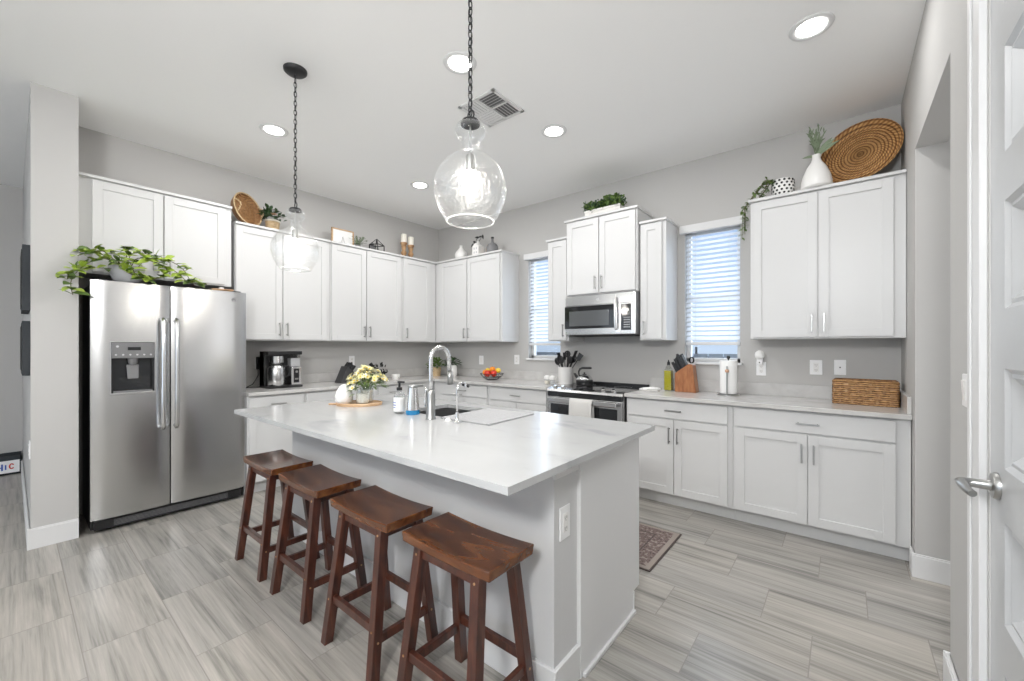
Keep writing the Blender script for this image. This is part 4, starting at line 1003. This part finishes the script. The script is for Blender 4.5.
# ---- planter box above the microwave cabinet
pb = thing('planter_box', 'whitewashed box of boxwood greenery on the tall microwave cabinet', 'plant', (2.80, 3.74, 2.6175))
b = MB(); b.box(-.19, .19, -.055, -.045, 0, .075); b.box(-.19, .19, .045, .055, 0, .075); b.box(-.19, -.18, -.045, .045, 0, .075); b.box(.18, .19, -.045, .045, 0, .075); b.box(-.18, .18, -.045, .045, 0, .01); b.box(-.195, .195, -.062, -.052, .06, .08); b.done('box', 'wash', pb, bevel=.002)
b = MB(); bd = MB()
for k in range(900):
    x = random.uniform(-.2, .2); y = random.uniform(-.075, .07); z = random.uniform(.075, .165) + .012 * sin(x * 21)
    (b if k % 3 else bd).leaf((x, y, z), rv() + Vector((0, 0, .6)), rv(), .036, .022)
b.done('foliage', 'leaf', pb); bd.done('dark_foliage', 'leaf_d', pb)
# ---- on the wide right cabinet
hp = thing('trailing_plant', 'trailing dark green plant in black-dotted white pot on the right cabinet', 'plant', (4.29, 3.77, ZT))
MB().lathe([(.001, 0), (.05, 0), (.066, .02), (.075, .06), (.075, .10), (.066, .135), (.058, .135), (.06, .10), (.001, .09)], n=36).done('pot', 'jar', hp, smooth='auto')
b = MB()
for r_ in range(5):
    z = .025 + r_ * .024; rr = [.067, .0725, .0755, .0755, .0725][r_]
    for c_ in range(14):
        a = 2 * pi * (c_ + .5 * (r_ % 2)) / 14; b.cyl((rr * .97 * cos(a), rr * .97 * sin(a), z), ((rr + .0015) * cos(a), (rr + .0015) * sin(a), z), .0085, n=8)
b.done('dots', 'blackm', hp)
b = MB(); s_ = MB()
for k in range(9):
    x0 = random.uniform(-.06, -.02); y0 = random.uniform(-.04, .02); ex = -.240 - random.uniform(0, .035); drop = random.uniform(.02, .26)
    P = [(x0, y0, .12), (x0 - .05, y0 - .01, .155), (-.15, y0 - .02, .10), (-.20, y0 - .02, .035), (ex, y0 - .02, -.03), (ex - .006, y0 - .02, -.04 - drop)] if k % 2 else [(x0, y0, .12), (x0 - .04, y0 - .05, .13), (-.11, y0 - .06, .07), (-.15, y0 - .06, .02)]
    s_.tube(P, .002, 5)
    for i in range(len(P) - 1):
        a, c = Vector(P[i]), Vector(P[i + 1]); n = max(2, int((c - a).length / .014))
        for q in range(n): b.leaf(a.lerp(c, q / n), Vector((random.uniform(-1, 1), random.uniform(-1, .3), random.uniform(-.6, .5))), (0, -.4, 1), .034, .018)
b.done('foliage', 'leaf', hp); s_.done('stems', 'stem', hp)
wv = thing('bottle_vase', 'matte white flared vase with grey-green grass stems on right cabinet', 'vase', (4.500, 3.715, ZT))
MB().lathe([(.001, 0), (.082, 0), (.094, .012), (.094, .05), (.083, .10), (.058, .16), (.032, .20), (.024, .225), (.026, .25), (.019, .25), (.018, .22), (.001, .20)], n=40).done('vase', 'jar', wv, smooth='auto')
b = MB()
for k in range(15):
    a = random.uniform(0, 2 * pi); e = random.uniform(2.2, 6); d = Vector((cos(a), sin(a) * .6, e)).normalized()
    L = random.uniform(.1, .22); b.tube([(0, 0, .22), Vector((0, 0, .24)) + d * L * .5, Vector((0, 0, .24)) + d * L], [.002, .0018, .001], 5)
    for q in range(6): b.leaf(Vector((0, 0, .24)) + d * L * (.35 + q * .12), d + rv(.35), (0, -1, 0), .05, .009)
for k in range(3): b.leaf((0, 0, .24), (.7, -.1, .55 + k * .25), (0, -1, 0), .17, .03)
b.leaf((0, 0, .24), (-.8, -.1, .2), (0, -1, 0), .09, .02)
b.done('grass_stems', 'leaf_g', wv)

# ============================================================ COUNTER ITEMS, FRIDGE WALL
ZC = .915
cm = thing('coffee_maker', 'black and steel drip coffee maker on the counter beside the refrigerator', 'coffee maker', (.30, 1.70, ZC), RZ)
MB().box(-.15, .165, -.10, .13, 0, .022).done('base_plate', 'black', cm, bevel=.004)
MB().box(-.15, .165, .02, .13, .02, .36).done('tower', 'black', cm, bevel=.004)
MB().box(-.15, .165, -.09, .13, .325, .36).done('lid', 'black', cm, bevel=.006)
MB().box(-.15, -.135, .0, .13, .02, .33).done('side_wall', 'black', cm, bevel=.003)
MB().lathe([(.001, .240), (.058, .240), (.066, .248), (.066, .312), (.001, .312)], (-.055, -.02, 0), 32).done('filter_basket', 'steel_s', cm, smooth='auto')
MB().lathe([(.001, 0), (.074, 0), (.080, .012), (.080, .165), (.070, .188), (.056, .200), (.001, .20)], (-.055, -.02, .024), 32).done('carafe', 'steel', cm, smooth='auto')
b = MB(); b.lathe([(.047, .221), (.05, .225), (.048, .236), (.001, .238)], (-.055, -.02, 0), 28); b.tube([(.000, -.055, .215), (.035, -.088, .21), (.045, -.095, .17), (.038, -.09, .12), (.010, -.06, .10)], .009, 8); b.done('carafe_lid_handle', 'black', cm, smooth='auto')
MB().box(.062, .155, -.07, .02, .20, .325).done('water_tank', 'clear', cm, bevel=.004)
MB().box(.066, .151, -.066, .016, .205, .29).done('water', 'lgrey', cm)
MB().box(.062, .158, -.085, .03, .022, .198).done('control_face', 'steel_s', cm, bevel=.004)
MB().box(.085, .135, -.089, -.084, .045, .185).done('button_strip', 'black', cm, bevel=.002)
b = MB(); b.cyl((.11, -.089, .155), (.11, -.094, .155), .012, n=20); b.box(.093, .127, -.0915, -.088, .075, .09)
b.done('buttons', 'nickel', cm)
OC = (.10, -.30, -.245)
b = MB(OC); b.tube([(-.015, -.03, -.06), (-.02, -.05, -.13), (-.06, -.10, -.17), (-.12, -.2, -.205), (-.20, -.22, -.238)], .004, 8); b.tube([(-.01, -.03, -.06), (.01, -.06, -.11), (.03, -.09, -.06), (.05, -.12, -.03)], .004, 8); b.tube([(.04, -.10, -.236), (-.03, -.19, -.238), (-.12, -.16, -.238), (-.2, -.14, -.238)], .004, 8); cbl = b.done('power_cord', 'black', cm, smooth=True)
MB(OC).box(-.03, .045, -.045, -.009, -.005, .055).box(-.03, .0, -.04, -.009, -.07, .0).done('plug', 'black', cbl, bevel=.005)
def knife_block(loc, rz, m, label, hl, n, hm='black', wid=.10):
    t = thing('knife_block', label, 'knife block', loc, rz)
    # side profile in (y,z): slanted block, built with prism along x
    Mx = Matrix(((0, 0, 1), (1, 0, 0), (0, 1, 0)))
    poly = [(.075, 0), (-.035, 0), (-.095, .115), (-.010, .185)]
    MB().prism(poly, -wid / 2, wid / 2, Mx).done('block', m, t, bevel=.004)
    a = Vector((0, -.095, .115)); c = Vector((0, -.010, .185)); e = (c - a); nrm = Vector((0, -e.z, e.y)).normalized()
    for k in range(n):
        r_, c_ = divmod(k, 3); p = a + e * (.18 + r_ * .27) + Vector(((c_ - 1) * wid * .3, 0, 0)); L = hl * random.uniform(.85, 1.15)
        MB().bar(p - nrm * .01, p + nrm * L, .013, .020, .016, .024, flat=False).done('knife_handle', hm, t, bevel=.004)
    return t
knife_block((.27, 2.37, ZC), R(186), 'grey2', 'black slanted knife block on the fridge wall counter behind the flowers', .075, 9, wid=.12)
# dark plant ornament + white cup
dk = thing('dark_flowers', 'dark dried flower arrangement in low bowl behind the island bouquet', 'flowers', (.25, 2.80, ZC))
MB().lathe([(.001, 0), (.05, 0), (.09, .035), (.095, .06), (.088, .06), (.05, .02), (.001, .018)], n=28).done('bowl', 'wood', dk, smooth='auto')
b = MB()
for k in range(60):
    a = random.uniform(0, 2 * pi); p = Vector((cos(a) * random.uniform(0, .10), sin(a) * random.uniform(0, .16), random.uniform(.05, .19))); b.leaf(p, rv() + Vector((0, 0, .3)), rv(), .06, .035)
b.done('dark_petals', 'blackm', dk)
cp = thing('small_cup', 'small white cup right of the dark dried flowers', 'cup', (.33, 3.02, ZC))
MB().lathe([(.001, 0), (.034, 0), (.05, .03), (.05, .06), (.046, .06), (.044, .03), (.001, .012)], n=28).done('cup_body', 'jar', cp, smooth='auto')
MB().tube([(.048, 0, .05), (.07, 0, .048), (.07, 0, .025), (.048, 0, .02)], .005, 8).done('cup_handle', 'jar', cp, smooth=True)
# corner plants
p1 = thing('potted_plant', 'green leafy plant in tan woven pot in the counter corner', 'plant', (.29, 3.70, ZC))
MB().lathe([(.001, 0), (.06, 0), (.072, .12), (.064, .12), (.001, .10)], n=28).done('pot', 'lightwick', p1, smooth='auto')
bush(p1, (0, 0, .12), .10, .10, .15, 80, .06, .035, 'leaf')
p2 = thing('potted_plant', 'dark green herb in tall white ribbed vase in the counter corner', 'plant', (.52, 3.80, ZC))
MB().lathe([(.001, 0), (.05, 0), (.062, .05), (.060, .11), (.048, .15), (.042, .15), (.001, .13)], n=28).done('vase', 'jar', p2, smooth='auto')
bush(p2, (-.01, 0, .15), .11, .10, .13, 70, .055, .032, 'leaf_d')
mg = thing('ceramic_jar', 'plain white jar just right of the tall corner vase', 'jar', (.62, 3.66, ZC))
MB().lathe([(.001, 0), (.034, 0), (.038, .04), (.034, .085), (.03, .085), (.001, .075)], n=24).done('jar_body', 'jar', mg, smooth='auto')
# fruit bowl and each fruit
fb = thing('fruit_bowl', 'low dark wire fruit bowl on the stove wall counter', 'bowl', (1.31, 3.72, ZC))
b = MB()
for r_, z in ((.06, .004), (.11, .035), (.145, .075)): b.tube([(r_ * cos(2 * pi * q / 32), r_ * sin(2 * pi * q / 32), z) for q in range(32)], .003, 6, True)
b.done('rings', 'bronze', fb)
b = MB()
for k in range(16): a = 2 * pi * k / 16; b.tube([(.06 * cos(a), .06 * sin(a), .004), (.09 * cos(a), .09 * sin(a), .018), (.115 * cos(a), .115 * sin(a), .038), (.145 * cos(a), .145 * sin(a), .075)], .002, 5)
b.done('wires', 'bronze', fb)
MB().lathe([(.001, .002), (.06, .002), (.06, .004), (.001, .004)], n=24).done('bottom_plate', 'bronze', fb)
fruit = [('apple', 'red', (-.01, -.07, .075), .042, 'bright red apple at the front middle of the fruit bowl'), ('apple', 'red', (.065, -.04, .08), .040, 'red apple at the right side of the fruit bowl'),
         ('orange', 'orange', (-.075, -.035, .085), .038, 'orange at the left side of the fruit bowl'), ('lemon', 'yellow', (-.085, .02, .115), .030, 'yellow lemon on the far left of the fruit pile'),
         ('orange', 'orange', (.0, .01, .125), .037, 'orange on top of the fruit pile'), ('lemon', 'yellow', (.075, .03, .12), .030, 'yellow lemon on the right top of the fruit pile'), ('avocado', 'avocado', (-.03, .07, .075), .04, 'dark green avocado at the back of the fruit bowl')]
for nm, m, p, r_, lab in fruit:
    t = thing(nm, lab, 'fruit', (1.31 + p[0], 3.72 + p[1], ZC + p[2] - .035))
    if nm == 'lemon': MB().ball((0, 0, .03), r_, sx=1.25).done('flesh', m, t, smooth=True)
    elif nm == 'avocado': MB().ball((0, 0, .03), r_, sx=.9, sz=1.1).done('flesh', m, t, smooth=True)
    else: MB().lathe([(.001, .0), (r_ * .45, -.0), (r_ * .9, r_ * .5), (r_, r_ * 1.05), (r_ * .8, r_ * 1.65), (r_ * .3, r_ * 1.85), (.001, r_ * 1.7)], (0, 0, 0), 24).done('flesh', m, t, smooth=True)
    MB().cyl((0, 0, r_ * 1.6), (.003, 0, r_ * 2.1), .0015, n=6).done('stem', 'stem', t)
# shakers, canister with utensils
for i, (x, lab) in enumerate(((2.165, 'small round white lidded jar at the stove, the left one'), (2.235, 'small round white lidded jar at the stove, the right one'))):
    t = thing('spice_jar', lab, 'jar', (x, 3.66, ZC), 0, 'small jars left of the stove')
    MB().lathe([(.001, 0), (.026, 0), (.030, .02), (.030, .045), (.026, .052)], n=24).done('glass', 'clear', t, smooth='auto')
    MB().lathe([(.001, .004), (.024, .004), (.027, .02), (.027, .038), (.001, .038)], n=24).done('contents', 'lgrey' if i else 'cream', t, smooth='auto')
    MB().lathe([(.030, .053), (.034, .062), (.032, .082), (.018, .094), (.001, .097)], n=24).done('lid', 'jar', t, smooth='auto')
cn = thing('utensil_crock', 'white crock full of black cooking utensils left of the kettle', 'crock', (2.30, 3.82, ZC))
MB().lathe([(.001, 0), (.078, 0), (.080, .004), (.080, .178), (.083, .184), (.076, .184), (.074, .02), (.001, .015)], n=36).done('crock', 'jar', cn, smooth='auto')
uts = [((-.07, 0, .27), 'spoon'), ((-.03, .03, .30), 'spat'), ((.03, 0, .33), 'ladle'), ((.08, .02, .28), 'spoon'), ((0, .05, .27), 'spat'), ((.11, -.01, .33), 'spat'), ((-.05, -.03, .30), 'spat'), ((.05, .04, .27), 'spoon'), ((-.1, .01, .25), 'spoon'), ((.06, -.03, .27), 'spoon'), ((-.02, -.04, .27), 'spoon'), ((.14, .02, .30), 'spat')]
for (x, y, z), kd in uts:
    t = thing('cooking_' + {'spoon': 'spoon', 'spat': 'spatula', 'ladle': 'ladle'}[kd], '', 'utensil', (2.30, 3.82, ZC), 0, 'black utensils in the white crock')
    t['label'] = {'spoon': 'black round-headed cooking spoon standing in the white crock', 'spat': 'black flat-headed spatula standing in the white crock', 'ladle': 'black ring-shaped ladle, the only one in the white crock'}[kd]
    t['group'] = {'spoon': 'black spoons in the white crock', 'spat': 'black spatulas in the white crock', 'ladle': 'black ladle in the white crock'}[kd]
    a = Vector((-x * .2, -y * .2, .02)); c = Vector((x, y, z - .035)); d = (c - a).normalized(); hb = MB(); hb.cyl(a, c, .005, n=8); hb.done('shaft', 'black', t)
    q = Vector((0, 0, 1)).rotation_difference(d).to_matrix()
    if kd == 'spat': MB().bar(c - d * .005, c + d * .075, .007, .045, .006, .062, flat=False).done('head', 'black', t, bevel=.003)
    elif kd == 'spoon': MB().ball(c + d * .03, .033, sx=.95, sy=.35, sz=1.35, mtx=q).done('head', 'black', t, smooth=True)
    else:
        b = MB(); b.tube([c + Vector((.030 * cos(a_), -.012, .03 + .030 * sin(a_))) for a_ in [2 * pi * k / 20 for k in range(20)]], .009, 8, True); b.ball(c + Vector((0, .0, .03)), .024, sy=.3); b.done('head', 'black', t, smooth=True)
# kettle on the cooktop
kt = thing('tea_kettle', 'black and steel tea kettle on the back left of the stove', 'kettle', (2.565, 3.76, .918), R(20))
MB().lathe([(.001, 0), (.078, 0), (.086, .006), (.088, .05), (.088, .052)], n=36, cap=True).done('lower_body', 'black', kt, smooth='auto')
MB().lathe([(.088, .053), (.082, .075), (.064, .098), (.04, .110), (.001, .114)], n=36).done('dome', 'steel_s', kt, smooth=True)
b = MB(); b.lathe([(.026, .11), (.02, .118), (.001, .12)], n=20); b.ball((0, 0, .127), .010); b.done('lid_knob', 'black', kt, smooth=True)
MB().tube([(-.06, 0, .07), (-.09, 0, .10), (-.105, 0, .125)], [.020, .014, .010], 12).done('spout', 'black', kt, smooth=True)
MB().tube([(-.055, 0, .10), (-.06, 0, .14), (-.045, 0, .17), (-.02, 0, .18), (.06, 0, .182), (.075, 0, .178)], [.008, .009, .011, .012, .012, .009], 12).done('handle', 'black', kt, smooth=True)
sr = thing('folded_cloth', 'small folded white cloth beside the stove on the right counter', 'cloth', (3.28, 3.70, ZC), R(10))
b = MB(); b.box(-.075, .075, -.045, .045, 0, .012); b.box(-.070, .07, -.040, .045, .012, .024); b.done('cloth_layers', 'terry', sr, bevel=.006)
MB().tube([(-.09, -.02, .01), (-.05, -.03, .02), (.03, -.03, .028), (.085, .0, .018)], .012, 8).done('rolled_edge', 'paper', sr, smooth=True)
# oil bottle, knife block, paper towel
ob = thing('oil_bottle', 'square bottle of green olive oil left of the wooden knife block', 'bottle', (3.395, 3.85, ZC))
b = MB(); b.box(-.032, .032, -.032, .032, .004, .185); b.done('oil', 'oil', ob, bevel=.006)
b = MB(); b.box(-.034, .034, -.034, .034, 0, .20); b.lathe([(.033, .20), (.016, .225), (.012, .24)], n=20); b.done('glass', 'clear', ob, bevel=.005)
MB().lathe([(.0125, .236), (.014, .24), (.013, .26), (.006, .268), (.005, .282), (.001, .283)], n=16).done('pourer', 'black', ob, smooth='auto')
kb = thing('knife_block', 'reddish oak knife block with black handled knives right of the oil bottle', 'knife block', (3.555, 3.84, ZC))
Mx = Matrix(((1, 0, 0), (0, 0, 1), (0, 1, 0)))
MB().prism([(-.085, 0), (.095, 0), (.065, .245), (.03, .25), (-.085, .165)], -.055, .055, Mx).done('block', 'blockw', kb, bevel=.004)
n_ = Vector((-.42, 0, .86)).normalized()
for k, (x, z, y, L) in enumerate(((-.07, .175, -.03, .10), (-.07, .175, .03, .09), (-.045, .195, -.03, .11), (-.045, .195, .02, .12), (-.02, .213, -.035, .12), (-.02, .213, .0, .14), (-.02, .213, .035, .13), (.005, .232, -.02, .11), (.005, .232, .02, .12))):
    MB().bar(Vector((x, y, z)) - n_ * .02, Vector((x, y, z)) + n_ * L, .014, .020, .016, .024, flat=False).done('knife_handle', 'black', kb, bevel=.004)
b = MB()
for s in (-1, 1): b.tube([(.045 + .018 * cos(a), s * .012, .285 + .026 * sin(a)) for a in [2 * pi * q / 16 for q in range(16)]], .004, 6, True)
b.done('scissor_loops', 'black', kb)
pt2 = thing('paper_towel', 'white paper towel roll on an upright steel holder below the wide window', 'paper towel', (3.905, 3.80, ZC))
MB().lathe([(.085, 0), (.085, .006), (.078, .012), (.001, .012)], n=36).done('base', 'nickel', pt2, smooth='auto')
MB().lathe([(.02, .014), (.064, .014), (.066, .02), (.066, .285), (.064, .29), (.02, .29)], n=40).done('roll', 'paper', pt2, smooth='auto')
MB().cyl((0, 0, .01), (0, 0, .305), .006).ball((0, 0, .315), .014).done('post', 'blackm', pt2, smooth='auto')
b = MB(); b.bar((.004, -.080, .01), (.004, -.080, .245), .012, .008); b.done('tension_arm', 'nickel', pt2, bevel=.003)
MB().lathe([(.012, 0), (.016, .004), (.013, .012), (.001, .014)], (.004, -.074, .205), 16, True, Matrix.Rotation(R(90), 3, 'X')).done('arm_knob', 'copper', pt2, smooth=True)
# wicker basket on the right counter
wb = thing('wicker_basket', 'long brown wicker basket at the right end of the counter', 'basket', (4.770, 3.80, ZC), R(-2))
Wd, Dd, Hh = .165, .075, .165; b = MB()
rows = 7
for r_ in range(rows):
    z = .010 + r_ * (Hh - .02) / (rows - 1)
    for ph in (0, 1):
        pts = []; per = 40
        for q in range(per):
            u = q / per * 4; sd = int(u); f = u - sd
            C = [(-1, -1), (1, -1), (1, 1), (-1, 1), (-1, -1)]; a, c = C[sd], C[sd + 1]
            x = (a[0] + (c[0] - a[0]) * f) * Wd; y = (a[1] + (c[1] - a[1]) * f) * Dd
            o_ = .0065 * (1 if (q + r_ + ph) % 2 else -1); nx, ny = (0, a[1]) if sd % 2 == 0 else (a[0], 0)
            pts.append((x + nx * o_, y + ny * o_, z + (.004 if ph else -.004)))
        b.tube(pts, .0082, 6, True)
b.done('woven_sides', 'wicker', wb, smooth=True)
b = MB(); b.box(-Wd, Wd, -Dd, Dd, .0, .006); 
for s in (-1, 1): b.box(-Wd, Wd, s * Dd - .003, s * Dd + .003, .0, Hh); b.box(s * Wd - .003, s * Wd + .003, -Dd, Dd, .0, Hh)
b.done('liner', 'turned', wb)
b = MB(); b.tube([(-Wd, -Dd, Hh), (0, -Dd, Hh), (Wd, -Dd, Hh), (Wd, 0, Hh), (Wd, Dd, Hh), (0, Dd, Hh), (-Wd, Dd, Hh), (-Wd, 0, Hh)], .009, 8, True); b.done('rim', 'wicker', wb, smooth=True)
b = MB()
for k in range(1, 8): x = -Wd + 2 * Wd * k / 8; b.cyl((x, -Dd - .004, .004), (x, -Dd - .004, Hh), .004, n=6)
b.done('stakes', 'wicker', wb)

# ============================================================ ISLAND TRAY AND FLOWERS
tr = thing('wood_tray', 'oval light wood board with handle under the island candles', 'tray', (2.02, 1.54, .914), R(40))
b = MB(); poly = [(.155 * cos(2 * pi * k / 40), .115 * sin(2 * pi * k / 40)) for k in range(40)]; b.prism(poly, 0, .012); b.prism([(-.15, -.018), (-.15, .018), (-.21, .013), (-.21, -.013)], .001, .011)
b.tube([(.152 * cos(2 * pi * k / 40), .112 * sin(2 * pi * k / 40), .014) for k in range(40)], .006, 8, True); b.done('board', 'lightw', tr, bevel=.003)
t = MB().lathe([(.001, 0), (.038, 0), (.056, .02), (.060, .05), (.050, .085), (.032, .115), (.018, .130), (.001, .134)], n=32)
tag(t.done('ceramic_pear', 'jar', loc=(1.955, 1.462, .926), smooth='auto'), 'white ceramic egg-shaped ornament on the oval tray', 'ornament')
def cjar(loc, lab, r_, h):
    t = thing('candle_jar', lab, 'candle', loc, 0, 'candle jars on the oval tray')
    MB().lathe([(.001, 0), (r_, 0), (r_ + .001, .004), (r_ + .001, h), (r_ - .003, h), (r_ - .003, .006), (.001, .006)], n=32).done('glass', 'clear', t, smooth='auto')
    MB().lathe([(.001, .007), (r_ - .004, .007), (r_ - .004, h * .7), (.001, h * .7)], n=28).done('wax', 'wax', t, smooth='auto')
    MB().cyl((0, 0, h * .7), (0, 0, h * .7 + .012), .0012, n=6).done('wick', 'wick_dark', t)
cjar((2.055, 1.545, .926), 'cream candle in clear jar at the middle front of the oval tray', .044, .098)
fl = thing('flower_bouquet', 'bouquet of pale yellow and white flowers in a clear vase on tray', 'flowers', (2.005, 1.605, .926))
MB().lathe([(.001, 0), (.045, 0), (.048, .006), (.046, .10), (.040, .12), (.037, .12), (.042, .10), (.044, .01), (.001, .008)], n=28).done('vase', 'clear', fl, smooth='auto')
sb = MB(); lb = MB()
for k in range(92):
    a = random.uniform(0, 2 * pi); e = random.uniform(.02, 1.0) ** .6; rr = e * .135; h_ = .235 - .10 * e * e + random.uniform(-.03, .02)
    p = Vector((rr * cos(a), rr * sin(a), h_)); 
    if k % 2 == 0: sb.tube([(0, 0, .03), (p.x * .3, p.y * .3, .12), p * .97], .0015, 5)
    T = MB(); nrm = (Vector((p.x, p.y, .12)) + rv(.05)).normalized(); X = nrm.orthogonal().normalized(); Y = nrm.cross(X)
    for q in range(6):
        aa = q * pi / 3 + k; d = X * cos(aa) + Y * sin(aa) + nrm * .45; T.leaf(p, d, nrm, .026, .017, droop=0)
    fo = T.done('flower', 'petal' if k % 2 else 'petal_w', fl); MB().ball(p + nrm * .006, .006, n=8, k=6).done('flower_center', 'yellow', fo)
    lb.leaf(Vector((p.x * .8, p.y * .8, h_ - .04)), Vector((cos(a), sin(a), -.1)), (0, 0, 1), .06, .018)
MB().lathe([(.001, .009), (.041, .009), (.043, .085), (.001, .085)], n=24).done('vase_filling', 'cream', fl, smooth='auto')
sb.done('stems', 'leaf', fl); lb.done('leaves', 'leaf', fl)
